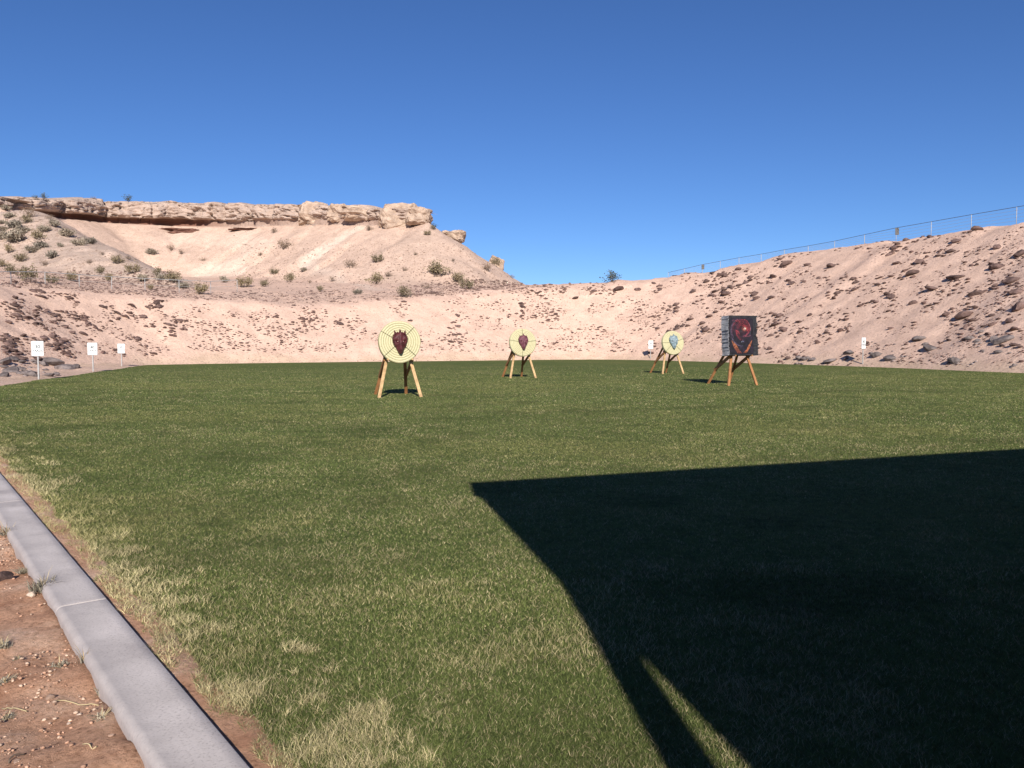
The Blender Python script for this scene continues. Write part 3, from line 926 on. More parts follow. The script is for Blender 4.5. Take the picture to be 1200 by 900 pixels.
# grey stones along the foot of the slope on the right and boulders at the near left corner
for a in [(1120, 424, 15, 12), (1176, 402, 20, 12), (1091, 409, 16, 9), (1137, 399, 12, 7), (1077, 399, 14, 8), (995, 415, 16, 8), (944, 422, 12, 8), (937, 421, 9, 7), (952, 423, 9, 6), (1027, 419, 12, 12),
          (1165, 400, 9, 7), (1170, 415, 9, 7), (1150, 391, 7, 5), (1145, 402, 7, 6), (1188, 432, 8, 6), (1043, 421, 13, 10), (973, 424, 14, 6), (1085, 404, 8, 6)]:
    single(*a, 1)
for a in [(60, 428, 24, 13), (76, 432, 22, 13), (33, 440, 15, 12), (56, 441, 12, 8), (86, 431, 14, 9), (50, 428, 14, 9), (12, 436, 16, 12), (4, 426, 16, 12), (14, 422, 12, 8), (38, 441, 12, 10), (3, 441, 12, 10), (22, 433, 9, 7), (64, 440, 9, 6)]:
    single(*a, 1)
field(905, 1200, 395, 431, 60, 3, 7, 0, 1)
field(0, 190, 340, 420, 500, 1.8, 4.6, 0.4, 0, -0.1); field(190, 430, 358, 414, 500, 1.7, 4.2, 0.0, 0, -0.08); field(430, 600, 345, 414, 260, 1.7, 4.2, 0, 0, -0.03)
field(600, 760, 335, 414, 450, 1.7, 4.2, -0.1, 0, -0.03); field(760, 905, 315, 418, 480, 1.8, 4.6, -0.4, 0, -0.04); field(905, 1200, 262, 430, 1000, 1.8, 5.2, -0.35, 0, -0.04)
cluster(30, 432, 30, 10, 26, 5, 11, 0.0, 1); cluster(14, 405, 14, 9, 14, 5, 10, 0.4)
cand = np.array([[*c[:4], c[4], c[5]] for c in cand], float)
cand[:, 1] = np.maximum(cand[:, 1], np.interp(cand[:, 0], CRX, CRY) + 1.0)
P = hits(cand[:, 0], cand[:, 1])
okp = ~np.isnan(P[:, 0])
cand, P = cand[okp], P[okp]
onberm = (lookup(GT, P[:, 0], P[:, 1]) < 1.6)
cand, P = cand[onberm], P[onberm]
order = np.argsort(-(cand[:, 2] + 100 * cand[:, 5]))
LARGE = 285
special = {}
ZONES = [(38, 'left bank at the picture edge'), (95, 'left bank by the thirty yards sign'), (190, 'left bank by the fifty yards sign'), (310, 'back berm below the pale silt fan'), (430, 'berm left of the nearest target'),
         (540, 'berm behind the nearest target'), (625, 'berm behind the middle target'), (700, 'berm right of the middle target'), (760, 'berm below the skyline bush'),
         (830, 'slope behind the farthest target'), (905, 'slope behind the dragon poster'), (985, 'slope right of the dragon poster'), (1060, 'slope above the right-hand sign'),
         (1130, 'slope right of the right-hand sign'), (9999, 'slope by the right picture edge')]
def where(px, py):
    cy = float(np.interp(px, CRX, CRY)); f = (py - cy) / (428 - cy)
    row = 'high' if f < 0.33 else ('midway' if f < 0.66 else 'low')
    zone = next(z for lim, z in ZONES if px < lim)
    return f"{row} on the {zone}", f"rocks on the {zone}"
NAMED = {(60, 428): 'large weathered grey boulder behind the thirty yard sign post', (76, 432): 'large dark grey boulder just right of the thirty yard sign',
         (33, 440): 'round grey boulder at the foot of the thirty yard sign', (1195, 363): 'big dark rock at the right edge of the picture on the slope',
         (1145, 270): 'dark rock on the crest below the cable fence near the right edge', (1119, 327): 'wide dark rock high on the right-hand slope, alone in pale soil',
         (1132, 371): 'largest dark rock in the middle of the right-hand slope', (1120, 424): 'grey boulder at the lawn edge right of the far right sign',
         (1176, 402): 'pale grey boulder low on the right-hand slope near the picture edge', (1027, 419): 'upright grey stone beside the right-hand distance sign',
         (1043, 421): 'tan stone second to the right of the right-hand distance sign', (904, 350): 'single dark rock above and right of the dragon banner',
         (726, 341): 'broad flat rock on the crest below the lone skyline bush', (1070, 322): 'broad dark rock near the crest, below the fence post with the plate',
         (611, 357): 'dark rock above the middle round target', (973, 424): 'low grey stone half buried at the lawn edge left of the right-hand sign'}
small_V = []; small_T = []; small_C = []; off = 0
lowmesh = []
for me in RML:
    v = np.array([x.co[:] for x in me.vertices]); t = np.array([p.vertices[:] for p in me.polygons]); lowmesh.append((v, t))
for rank, i in enumerate(order):
    px, py, w, h, tone, isnamed = cand[i]
    x, y, z = P[i]
    dist = math.hypot(x, y)
    sz = w * dist / FPX
    hz = h * dist / FPX
    if rank < LARGE:
        me = (RMG if tone else RM)[R.randrange(5 if tone else 9)]
        o = bpy.data.objects.new('rock', me); C.objects.link(o)
        o.location = (x, y, z + 0.05 * sz)
        o.rotation_euler = (R.uniform(-0.3, 0.3), R.uniform(-0.3, 0.3), R.uniform(-0.7, 0.7) + (math.pi if R.random() < .5 else 0))
        o.scale = (sz * 1.10, sz * R.uniform(0.7, 1.1), hz * 1.35)
        wl, grp = where(px, py)
        key = (int(px), int(py))
        if isnamed and key in NAMED:
            tag(o, NAMED[key], 'rock', grp)
        else:
            szw = 'large' if w > 13 else ('middling' if w > 8 else 'small')
            tag(o, f"{szw} {'grey' if tone else 'brown'} rock {wl}", 'rock', grp)
    else:
        v, t = lowmesh[R.randrange(6)]
        a = R.uniform(0, 6.283); ca, sa = math.cos(a), math.sin(a)
        q = v * np.array([sz, sz * R.uniform(0.7, 1.1), hz * 1.3])
        q = np.stack([q[:, 0] * ca - q[:, 1] * sa, q[:, 0] * sa + q[:, 1] * ca, q[:, 2]], 1) + np.array([x, y, z + 0.03 * sz])
        small_V.append(q); small_T.append(t + off); off += len(q)
        b_ = R.uniform(0.75, 1.35)
        base_c = np.array([0.23, 0.185, 0.17]) if tone else np.array([0.125, 0.076, 0.064])
        if w < 3: base_c = base_c * 1.4
        small_C.append(np.tile(base_c * b_, (len(q), 1)))
m, nt, b = mat('small_stone', 0.95, 0.1)
a = attr(nt, 'stone')
n = noise_node(nt, geopos(nt), 6.0, 4, 0.6)
nt.links.new(mixc(nt, 1.0, a.outputs['Color'], ramp(nt, n.outputs[0], [(0.3, (0.75, 0.75, 0.75)), (0.7, (1.25, 1.25, 1.25))]).outputs[0], 'MULTIPLY'), b.inputs['Base Color'])
me = mesh_np('scattered_stones', np.concatenate(small_V), tris=np.concatenate(small_T)); color_attr(me, 'stone', np.concatenate(small_C))
tag(link('scattered_stones', me, m), 'small dark stones scattered all over the berm', 'stones', kind='stuff')
# finer stones of the hillside behind
def hill_stones():
    px = []; py = []; sz = []
    def zone(x0, x1, y0, y1, n, s0, s1, keep=None):
        k = 0
        while k < n:
            x = R.uniform(x0, x1); y = R.uniform(y0, y1)
            if keep and not keep(x, y): k += 0.2; continue
            px.append(x); py.append(y); sz.append(s0 + (s1 - s0) * R.random() ** 3); k += 1
    zone(0, 520, 325, 356, 3000, 1.4, 4.8, lambda x, y: y > 341 - 18 * math.exp(-((x - 100) / 110) ** 2) + 12 * vnoise(x / 30, 2.0))
    zone(480, 640, 318, 346, 1300, 1.4, 5.0, lambda x, y: y > 327 + 0.09 * abs(560 - x))
    zone(0, 240, 245, 345, 1800, 1.2, 3.4, lambda x, y: y > 245 + (x - 30) * 0.44)
    zone(270, 600, 285, 350, 2200, 1.1, 2.8)
    zone(60, 560, 262, 340, 300, 1.0, 2.2)
    zone(0, 210, 318, 350, 1100, 1.6, 4.8)
    Pp = hits(px, py, 30)
    V = []; T = []; cc = []; off = 0
    for p, s, y_ in zip(Pp, sz, py):
        if np.isnan(p[0]) or lookup(GT, p[0], p[1]) < 1.0 or lookup(GDC, p[0], p[1]) < 0.3: continue
        s = s * p[1] / FPX
        v, t = lowmesh[R.randrange(6)]
        a = R.uniform(0, 6.283); ca, sa = math.cos(a), math.sin(a)
        q = v * np.array([s * 1.3, s, s * R.uniform(0.7, 1.2)])
        q = np.stack([q[:, 0] * ca - q[:, 1] * sa, q[:, 0] * sa + q[:, 1] * ca, q[:, 2]], 1) + p
        V.append(q); T.append(t + off); off += len(q)
        bc = np.array([0.165, 0.11, 0.092]) if y_ > 318 else np.array([0.29, 0.21, 0.17])
        if y_ > 322: q = (q - p) * 1.35 + p
        cc.append(np.tile(bc * R.uniform(0.65, 1.4), (len(q), 1)))
    me = mesh_np('hill_stones', np.concatenate(V), tris=np.concatenate(T)); color_attr(me, 'stone', np.concatenate(cc))
    tag(link('hill_stones', me, m), 'countless small stones littering the hillside behind the berm', 'stones', kind='stuff')
hill_stones()

# blocks of the ledge that stand apart at the right end of the mesa
def block_mesh(seed, sx, sy, sz, bumps=0.10):
    bm = bmesh.new()
    bmesh.ops.create_cube(bm, size=1.0)
    bmesh.ops.bevel(bm, geom=bm.edges[:], offset=0.27, segments=3, affect='EDGES', profile=0.5)
    bmesh.ops.subdivide_edges(bm, edges=bm.edges[:], cuts=3, use_grid_fill=True)
    for v in bm.verts:
        p = v.co.copy()
        k = fbm(np.array(p.x * 2.2 + seed * 3.1 + p.z * 1.3), np.array(p.y * 2.2 + p.z * 2.6), 4, 0.6)
        k2 = fbm(np.array(p.x * 6 + seed + p.y * 3), np.array(p.z * 9 + p.y * 2), 3, 0.6)
        q = p * (1 + 3.2 * bumps * float(k) + 1.0 * bumps * float(k2))
        v.co = Vector((q.x * sx, q.y * sy, q.z * sz))
    return bm_mesh(bm, 'ledge_block', False)
for i, (px0, px1, py0, py1, d, lab) in enumerate([
        (350, 383, 238, 265, 153.5, 'massive square ledge block with a dark hollow on the mesa rim'),
        (383, 405, 240, 259, 150.0, 'narrower ledge block beside the massive one on the mesa rim'),
        (448, 485, 241, 268, 141.0, 'big rounded overhanging ledge block near the mesa end'),
        (479, 503, 244, 261, 138.5, 'rounded block at the very end of the mesa rim'),
        (405, 446, 243, 258, 146.5, 'long low ledge block between the larger rim blocks'),
        (519, 541, 270, 283, 150.0, 'flat pale ledge jutting from the slope beyond the mesa end'),
        (573, 590, 297, 314, 141.0, 'lone rounded tan boulder on the descending skyline of the hill')]):
    A = at_depth(px0, py0, d); B = at_depth(px1, py1, d)
    cx, cz = (A.x + B.x) / 2, (A.z + B.z) / 2
    sx, sz = abs(B.x - A.x), abs(A.z - B.z)
    o = link('ledge_block', block_mesh(i + 1, sx * 1.06, max(4.5, sx * 0.8) if sx > 3 else sx, sz * 1.1, 0.13), M_ROCKT)
    o.location = (cx, d + 1.4 + (0.8 if i > 4 else 0), cz)
    if i == 6: o.location.z = min(cz, groundz(cx, d + 2.2) + 0.30 * sz)
    o.rotation_euler = (0.0, R.uniform(-0.05, 0.05), R.uniform(-0.15, 0.15))
    tag(o, lab, 'rock', 'blocks along the mesa rim')

# ------------------------------------------------------------------ shrubs
def shrub_meshes(seed, kind):
    """unit shrub, 1 wide: leaves and stems"""
    r = np.random.default_rng(seed)
    n = {'g': 760, 'o': 560, 'b': 330, 'd': 300}[kind]
    hgt = {'g': 0.55, 'o': 0.72, 'b': 0.62, 'd': 0.72}[kind]
    nb = 16
    tips = []; SV = []; SQ = []
    for k in range(nb):
        a = r.uniform(0, 2 * np.pi); rad = r.uniform(0.12, 0.5); hh = hgt * (1 - 0.55 * (rad / 0.5) ** 2) * r.uniform(0.7, 1.1)
        tip = np.array([rad * np.cos(a), rad * np.sin(a), hh]); tips.append(tip)
        b0 = np.array([0.05 * np.cos(a), 0.05 * np.sin(a), -0.03]); mid = b0 * 0.4 + tip * 0.6 + np.array([0, 0, -0.06])
        w0 = 0.010
        for p, q, wa, wb in ((b0, mid, w0, w0 * 0.7), (mid, tip, w0 * 0.7, w0 * 0.3)):
            i = len(SV); s = np.array([-np.sin(a), np.cos(a), 0]); u = np.array([0, 0, 1.0])
            SV += [p - s * wa, p + s * wa, p + u * wa * 1.6, q - s * wb, q + s * wb, q + u * wb * 1.6]
            SQ += [(i, i + 1, i + 4, i + 3), (i + 1, i + 2, i + 5, i + 4), (i + 2, i, i + 3, i + 5)]
    tips = np.array(tips)
    which = r.integers(0, nb, n)
    t = r.uniform(0.45, 1.08, n) if kind != 'g' else r.uniform(0.55, 1.1, n)
    spread = 0.085 if kind != 'b' else 0.10
    c = tips[which] * t[:, None] + r.normal(0, spread, (n, 3)) * np.array([1, 1, 0.8])
    c[:, 2] = np.abs(c[:, 2]) * 0.97 + 0.01
    ls = r.uniform(0.016, 0.036, n) * {'g': 1.25, 'o': 1.1, 'b': 0.9, 'd': 1.0}[kind]
    d1 = r.normal(0, 1, (n, 3)); d1 /= np.linalg.norm(d1, axis=1)[:, None]
    d2 = np.cross(d1, r.normal(0, 1, (n, 3))); d2 /= np.linalg.norm(d2, axis=1)[:, None]
    V = np.stack([c - d1 * ls[:, None] * 1.6, c + d2 * ls[:, None] * .8, c + d1 * ls[:, None] * 1.6, c - d2 * ls[:, None] * .8], 1).reshape(-1, 3)
    lm = mesh_np('foliage', V, quads=np.arange(4 * n).reshape(-1, 4))
    sm = mesh_np('stems', SV, quads=SQ)
    return lm, sm
def leaf_mat(name, c1, c2):
    m, nt, b = mat(name, 0.8, 0.15)
    g = nt.nodes.new('ShaderNodeNewGeometry')
    n = ramp(nt, g.outputs['Random Per Island'], [(0.0, c1), (1.0, c2)])
    oi = nt.nodes.new('ShaderNodeObjectInfo')
    v = ramp(nt, oi.outputs['Random'], [(0, (0.78, 0.8, 0.82)), (1, (1.2, 1.16, 1.1))])
    nt.links.new(mixc(nt, 1.0, n.outputs[0], v.outputs[0], 'MULTIPLY'), b.inputs['Base Color'])
    return m
LM = {'g': leaf_mat('grey_leaf', (0.185, 0.155, 0.115), (0.36, 0.31, 0.245)), 'o': leaf_mat('olive_leaf', (0.145, 0.115, 0.065), (0.30, 0.245, 0.155)),
      'b': leaf_mat('dry_twig_leaf', (0.15, 0.105, 0.075), (0.29, 0.215, 0.155)), 'd': leaf_mat('dark_leaf', (0.045, 0.05, 0.03), (0.12, 0.125, 0.07))}
M_STEM = two_tone('stem_bark', (0.10, 0.075, 0.055), (0.19, 0.145, 0.11), 20, 0.9, 0.0)
SHM = {}
for k in 'gobd':
    SHM[k] = []
    for v in range(4):
        lm, sm = shrub_meshes(100 + 7 * v + ord(k), k)
        lm.materials.append(LM[k]); sm.materials.append(M_STEM)
        SHM[k].append((lm, sm))
SHRUBS = [(19, 268, 21, 'g'), (31, 262, 14, 'o'), (44, 281, 21, 'o'), (47, 291, 18, 'g'), (25, 307, 20, 'o'), (10, 297, 18, 'o'), (3, 313, 14, 'o'), (2, 263, 10, 'g'), (3, 271, 12, 'g'),
          (18, 286, 25, 'g'), (4, 281, 16, 'g'), (33, 255, 20, 'b'), (6, 247, 12, 'g'), (63, 266, 14, 'g'), (78, 278, 17, 'g'), (92, 288, 20, 'g'), (104, 286, 14, 'g'), (62, 303, 18, 'g'),
          (138, 310, 18, 'o'), (118, 322, 15, 'o'), (156, 321, 20, 'o'), (33, 330, 26, 'o'), (177, 299, 13, 'g'), (213, 298, 9, 'b'), (200, 294, 12, 'b'), (185, 324, 13, 'o'), (203, 332, 22, 'o'),
          (190, 328, 15, 'g'), (287, 337, 26, 'o'), (238, 306, 9, 'b'), (333, 292, 20, 'b'), (321, 273, 10, 'b'), (321, 322, 12, 'o'), (340, 331, 15, 'o'), (357, 318, 11, 'g'), (433, 271, 13, 'b'),
          (443, 308, 18, 'o'), (411, 314, 16, 'b'), (440, 333, 20, 'o'), (363, 332, 8, 'b'), (501, 276, 12, 'o'), (508, 270, 11, 'd'), (513, 324, 26, 'o'), (537, 332, 22, 'o'), (546, 339, 19, 'o'),
          (581, 312, 15, 'o'), (571, 318, 15, 'b'), (531, 307, 8, 'b'), (474, 318, 9, 'b'), (473, 349, 22, 'o'), (636, 331, 11, 'd'), (176, 340, 12, 'o'), (235, 345, 22, 'o'), (120, 300, 9, 'b'),
          (150, 304, 9, 'b'), (85, 330, 18, 'o'), (60, 332, 16, 'o'), (262, 331, 12, 'g'), (305, 300, 7, 'b'), (390, 330, 10, 'b'), (487, 300, 7, 'b'), (600, 326, 8, 'b'), (12, 256, 12, 'g'), (52, 272, 13, 'g'), (38, 296, 14, 'g'), (70, 290, 10, 'g'), (14, 321, 16, 'o'), (52, 312, 10, 'b'), (105, 309, 10, 'b'), (128, 330, 15, 'o'), (168, 330, 14, 'g'), (215, 338, 14, 'g'),
          (27, 274, 15, 'g'), (58, 257, 11, 'b'), (310, 336, 14, 'o'), (375, 342, 12, 'o'), (420, 345, 14, 'g'), (500, 338, 12, 'b'), (455, 325, 10, 'b')]
KW = {'g': 'rounded grey-green', 'o': 'olive green', 'b': 'dry brown', 'd': 'dark leafy'}
def shrub_at(P, wid, kind, label, group, zs=1.0, i=0):
    root = empty('desert_shrub', P, R.uniform(0, 6.28))
    root.scale = (wid, wid, wid * zs)
    lm, sm = SHM[kind][i % 4]
    f = link('foliage', lm, None, root); s = link('stems', sm, None, root)
    tag(root, label, 'shrub', group)
    return root
SP = hits([s[0] for s in SHRUBS], [s[1] for s in SHRUBS], 30)
def shrub_where(px, py):
    if px < 112 and py < 300: return 'upper spur'
    if px < 112: return 'spur above the trail fence'
    if px < 212 and py > 305: return 'foot of the spur'
    if px < 300 and py < 310: return 'pale hollow under the long ledge'
    if px < 300: return 'ground by the silt fan'
    if px < 400: return 'stony slope left of the worn track'
    if px < 470: return 'stony slope right of the worn track'
    if py > 320: return 'foot of the hill end'
    return 'upper slope of the hill end'
SPEC = {(581, 312): 'olive green shrub in front of the lone rounded boulder on the skyline', (333, 292): 'dry brown shrub standing alone high in the bowl left of the track',
        (443, 308): 'olive green shrub alone in the middle of the slope right of the track', (513, 324): 'widest olive shrub at the foot of the hill end',
        (287, 337): 'wide olive shrub right of the pale silt fan by the trail fence', (138, 310): 'tall olive green shrub on the right edge of the spur',
        (508, 270): 'small dark shrub on the skyline at the mesa end', (473, 349): 'olive shrub on the berm crest above the nearest round target',
        (177, 299): 'rounded grey shrub alone in the pale hollow under the ledge', (636, 331): 'small dark bush in the saddle beside the far wire fence',
        (433, 271): 'dry brown shrub just below the long low rim block', (501, 276): 'olive shrub just under the last rim block'}
for i, (s, p) in enumerate(zip(SHRUBS, SP)):
    px, py, w_, k = s
    if np.isnan(p[0]) and (px, py) == (581, 312):
        q_ = at_depth(px, py, 138.5); p = np.array([q_.x, 138.5, groundz(q_.x, 138.5)])
    if np.isnan(p[0]): continue
    wid = w_ * p[1] / FPX * (0.98 if k == 'g' else 0.95) * R.uniform(0.8, 1.15)
    lab = SPEC.get((px, py)) or f"{KW[k]} shrub on the {shrub_where(px, py)}"
    shrub_at((p[0], p[1], p[2] - 0.02 * wid), wid, k, lab, f"{KW[k]} shrubs on the {shrub_where(px, py)}", 1.0, i)
for i, (px, py, w_, dd, lab) in enumerate([(31, 229.5, 7, 136, 'tiny dark bush on the mesa skyline at far left'), (41, 230, 10, 137, 'low twiggy bush on the mesa skyline next to the tiny one'),
                                          (142, 234, 12, 160, 'dark round bush alone on the mesa skyline above the long ledge'), (101, 232.5, 8, 153, 'faint low brush tuft on the mesa skyline')]):
    p = at_depth(px, py, dd); 
    shrub_at((p.x, dd + 2.5, p.z - 0.1), w_ * dd / FPX * 1.1, 'd' if i != 3 else 'b', lab, 'bushes on the mesa skyline', 1.0, i)
i_c = np.argmin(np.abs(_pxc - 718))
pb = TOE[i_c] + TN[i_c] * WK * HC[i_c] * 1.02
shrub_at((pb[0], pb[1], groundz(*pb) - 0.1), 27 * pb[1] / FPX, 'd', 'twiggy dark bush on the berm crest, alone against the sky', 'bush on the berm crest', 0.72, 1)

# thin dark red slabs added in place of shaded crevices under the caprock
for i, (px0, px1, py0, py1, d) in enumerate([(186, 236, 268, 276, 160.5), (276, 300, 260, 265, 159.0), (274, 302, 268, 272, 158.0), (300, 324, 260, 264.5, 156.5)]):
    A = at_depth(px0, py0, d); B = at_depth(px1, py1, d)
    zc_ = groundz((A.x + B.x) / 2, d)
    o = link('clay_ledge', block_mesh(40 + i, abs(B.x - A.x), 3.0, abs(A.z - B.z) * 0.75, 0.2), M_CREVICE)
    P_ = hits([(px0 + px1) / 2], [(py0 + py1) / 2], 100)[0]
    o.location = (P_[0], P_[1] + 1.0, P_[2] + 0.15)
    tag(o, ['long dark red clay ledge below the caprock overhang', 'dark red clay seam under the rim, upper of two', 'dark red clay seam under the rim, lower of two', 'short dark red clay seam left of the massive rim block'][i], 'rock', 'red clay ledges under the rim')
# ------------------------------------------------------------------ archery targets
FACE_A = math.radians(18.0)                            # the stands face the shooting line, turned a little to the right
def stand(px, py, label, wood, zc, lean):
    g = gp(px, py)
    root = empty('target_stand', (g[0], g[1], 0), FACE_A)
    tag(root, label, 'stand', 'wooden easel stands on the lawn')
    for s in (-1, 1):
        beam('front_leg', (s * 0.57, 0, -0.01), (s * 0.16, 0.40, 1.66), 0.085, 0.06, wood, root, Vector((0, 1, 0)))
        beam('rear_leg', (s * 0.44, 1.52, -0.01), (s * 0.20, 0.44, 1.50), 0.085, 0.05, M_WOODR, root, Vector((0, 1, 0)))
        beam('brace', (s * 0.385, 0.20, 1.03), (s * 0.375, 1.22, 0.50), 0.045, 0.11, M_WOODR, root, Vector((0, 0, 1)))
        beam('support_peg', (s * 0.33, -0.06, zc - 0.46), (s * 0.33, 0.33, zc - 0.46), 0.045, 0.05, wood, root)
    beam('crossbar', (-0.40, 0.29, 1.10), (0.40, 0.29, 1.10), 0.07, 0.04, M_WOODR, root)
    return root, g

m_straw, nt, b = mat('coiled_straw', 0.9, 0.15)
co = objco(nt)
sx = nt.nodes.new('ShaderNodeSeparateXYZ'); nt.links.new(co, sx.inputs[0])
cx_ = nt.nodes.new('ShaderNodeCombineXYZ'); nt.links.new(sx.outputs[0], cx_.inputs[0]); nt.links.new(sx.outputs[2], cx_.inputs[1])
ln = nt.nodes.new('ShaderNodeVectorMath'); ln.operation = 'LENGTH'; nt.links.new(cx_.outputs[0], ln.inputs[0])
def mth(nt, op, a, bv):
    q = nt.nodes.new('ShaderNodeMath'); q.operation = op
    nt.links.new(a, q.inputs[0]); q.inputs[1].default_value = bv
    return q.outputs[0]
RING = 0.062
fr = mth(nt, 'FRACT', mth(nt, 'DIVIDE', ln.outputs['Value'], RING), 0.0)
line = ramp(nt, fr, [(0.0, (0.25, 0.23, 0.105)), (0.14, (0.52, 0.475, 0.30)), (0.86, (0.55, 0.51, 0.325)), (1.0, (0.25, 0.23, 0.105))])
nz = noise_node(nt, co, 25.0, 5, 0.7)
nt.links.new(mixc(nt, 1.0, line.outputs[0], ramp(nt, nz.outputs[0], [(0.30, (0.45, 0.42, 0.36)), (0.40, (0.92, 0.91, 0.88)), (0.7, (1.08, 1.08, 1.06))]).outputs[0], 'MULTIPLY'), b.inputs['Base Color'])
bump(nt, b, nz.outputs[0], 0.3, 0.01)

def disc_mesh(rad, thick):
    prof = [(0.0, -thick / 2)]
    k = 0
    while True:
        r0 = k * RING; r1 = (k + 1) * RING
        if r1 > rad: break
        for f, dz in ((0.06, 0.0), (0.3, -0.007), (0.7, -0.007), (0.94, 0.0), (1.0, 0.010)):
            prof.append((r0 + f * RING, -thick / 2 + dz))
        k += 1
    prof += [(rad - 0.012, -thick / 2 + 0.004), (rad, -thick / 2 + 0.018)]
    for f in (0.33, 0.36, 0.64, 0.67):
        prof.append((rad - (0.006 if f in (0.36, 0.64) else 0), -thick / 2 + thick * f))
    prof += [(rad, thick / 2 - 0.018), (rad - 0.015, thick / 2), (0.0, thick / 2)]
    n = 64; V = []; Q = []
    for r, y in prof:
        for k in range(n):
            a = 2 * math.pi * k / n
            rr = r * (1 + 0.006 * math.sin(3 * a + 1) + 0.004 * math.sin(7 * a))
            V.append((rr * math.cos(a), y, rr * math.sin(a)))
    for i in range(len(prof) - 1):
        for k in range(n):
            Q.append((i * n + k, (i + 1) * n + k, (i + 1) * n + (k + 1) % n, i * n + (k + 1) % n))
    me = mesh_np('straw_disc', V, quads=Q)
    bm = bmesh.new(); bm.from_mesh(me); bmesh.ops.remove_doubles(bm, verts=bm.verts[:], dist=1e-5); bmesh.ops.recalc_face_normals(bm, faces=bm.faces[:]); bm.to_mesh(me); bm.free()
    return me

def head_mat(name, c1, c2):
    return two_tone(name, c1, c2, 9.0, 0.55, 0.6, 0.02, 0.3, 0.7, spec=0.4)
def dragon_head(loc, rot, wid, hgt, mtl, label, crest):
    """carved dragon head in relief, muzzle down, horns and spikes above"""
    root = empty('dragon_head', loc)
    root.rotation_euler = rot
    tag(root, label, 'dragon head', 'carved dragon heads on the round targets')
    nu, nv = 22, 34
    V = []; Q = []
    def half(v):                                       # half width from muzzle (v=-1) to brow (v=1)
        return float(np.interp(v, [-1, -0.93, -0.8, -0.5, -0.2, 0.1, 0.45, 0.7, 0.9, 1.0], [0.12, 0.24, 0.33, 0.52, 0.76, 0.92, 1.0, 0.94, 0.78, 0.5]))
    for j in range(nv + 1):
        v = -1 + 2 * j / nv
        for i in range(nu + 1):
            u = -1 + 2 * i / nu
            jag = 1 + (0.07 * math.sin(j * 2.1) if abs(u) > 0.9 and v > -0.4 else 0)
            x = u * half(v) * wid / 2 * jag
            z = v * hgt / 2 * 0.86 - 0.03 * hgt
            dome = math.sqrt(max(0.0, 1 - u * u))
            dep = 0.05 + 0.10 * dome * (0.6 + 0.4 * (1 - abs(v)))
            dep += 0.075 * math.exp(-(u * half(v) / 0.22) ** 2) * float(np.interp(v, [-1, -0.85, -0.3, 0.2, 1], [0.5, 1.0, 0.8, 0.4, 0.5]))      # nose ridge
            ax = abs(u * half(v))
            dep += 0.045 * math.exp(-((ax - 0.48) / 0.16) ** 2 - ((v - 0.28 - 0.35 * (ax - 0.4)) / 0.10) ** 2)                               # brows
            dep -= 0.060 * math.exp(-((ax - 0.42) / 0.13) ** 2 - ((v - 0.10) / 0.08) ** 2)                                                  # eye hollows
            dep -= 0.030 * math.exp(-((ax - 0.13) / 0.06) ** 2 - ((v + 0.80) / 0.06) ** 2)                                                  # nostrils
            dep += 0.018 * math.sin(9 * v + 5 * ax) * (0.4 + 0.6 * ax)
            V.append((x, -dep, z))
    for j in range(nv):
        for i in range(nu):
            a = j * (nu + 1) + i
            Q.append((a, a + 1, a + nu + 2, a + nu + 1))
    # closed back
    edge = [i for i in range(nu + 1)] + [j * (nu + 1) + nu for j in range(1, nv + 1)] + [nv * (nu + 1) + i for i in range(nu - 1, -1, -1)] + [j * (nu + 1) for j in range(nv - 1, 0, -1)]
    b0 = len(V)
    for e in edge:
        V.append((V[e][0] * 0.98, 0.012, V[e][2]))
    ne = len(edge)
    for k in range(ne):
        Q.append((edge[k], b0 + k, b0 + (k + 1) % ne, edge[(k + 1) % ne]))
    me = bpy.data.meshes.new('head'); me.from_pydata(V, [], Q + [tuple(range(b0 + ne - 1, b0 - 1, -1))])
    for f in me.polygons: f.use_smooth = False
    link('head', me, mtl, root)
    def cone(name, p, q, r):
        bm = bmesh.new()
        mt, l = beam_mtx(p, q)
        bmesh.ops.create_cone(bm, cap_ends=True, segments=6, radius1=r, radius2=r * 0.08, depth=l, matrix=mt)
        link(name, bm_mesh(bm, name), mtl, root)
    W, Hh = wid / 2, hgt / 2
    cone('crest_spike', (0, -0.09, 0.66 * Hh), (0, -0.05, 1.12 * Hh), 0.06)
    for s in (-1, 1):
        cone('horn', (s * 0.55 * W, -0.08, 0.62 * Hh), (s * 0.74 * W, -0.02, (1.04 if crest else 0.9) * Hh), 0.05)
        cone('crest_spike', (s * 0.28 * W, -0.09, 0.68 * Hh), (s * 0.36 * W, -0.04, 0.92 * Hh), 0.04)
        cone('cheek_spike', (s * 0.72 * W, -0.06, 0.30 * Hh), (s * 1.0 * W, -0.02, 0.52 * Hh), 0.04)
        cone('cheek_spike', (s * 0.66 * W, -0.05, -0.02 * Hh), (s * 0.98 * W, -0.02, 0.10 * Hh), 0.035)
        cone('cheek_spike', (s * 0.44 * W, -0.05, -0.30 * Hh), (s * 0.72 * W, -0.02, -0.24 * Hh), 0.028)
        bm = bmesh.new()
        bmesh.ops.create_icosphere(bm, subdivisions=2, radius=0.018, matrix=Matrix.Translation((s * 0.40 * W * 0.88, -0.115, 0.07 * Hh)))
        link('eye', bm_mesh(bm, 'eye', True), M_EYE, root)
    return root
M_EYE = two_tone('glass_eye', (0.35, 0.20, 0.17), (0.45, 0.28, 0.24), 9.0, 0.3, 0.0, spec=0.5)
M_RED = head_mat('burgundy_resin', (0.035, 0.007, 0.008), (0.110, 0.021, 0.024))
M_PLUM = head_mat('plum_resin', (0.080, 0.020, 0.030), (0.20, 0.070, 0.090))
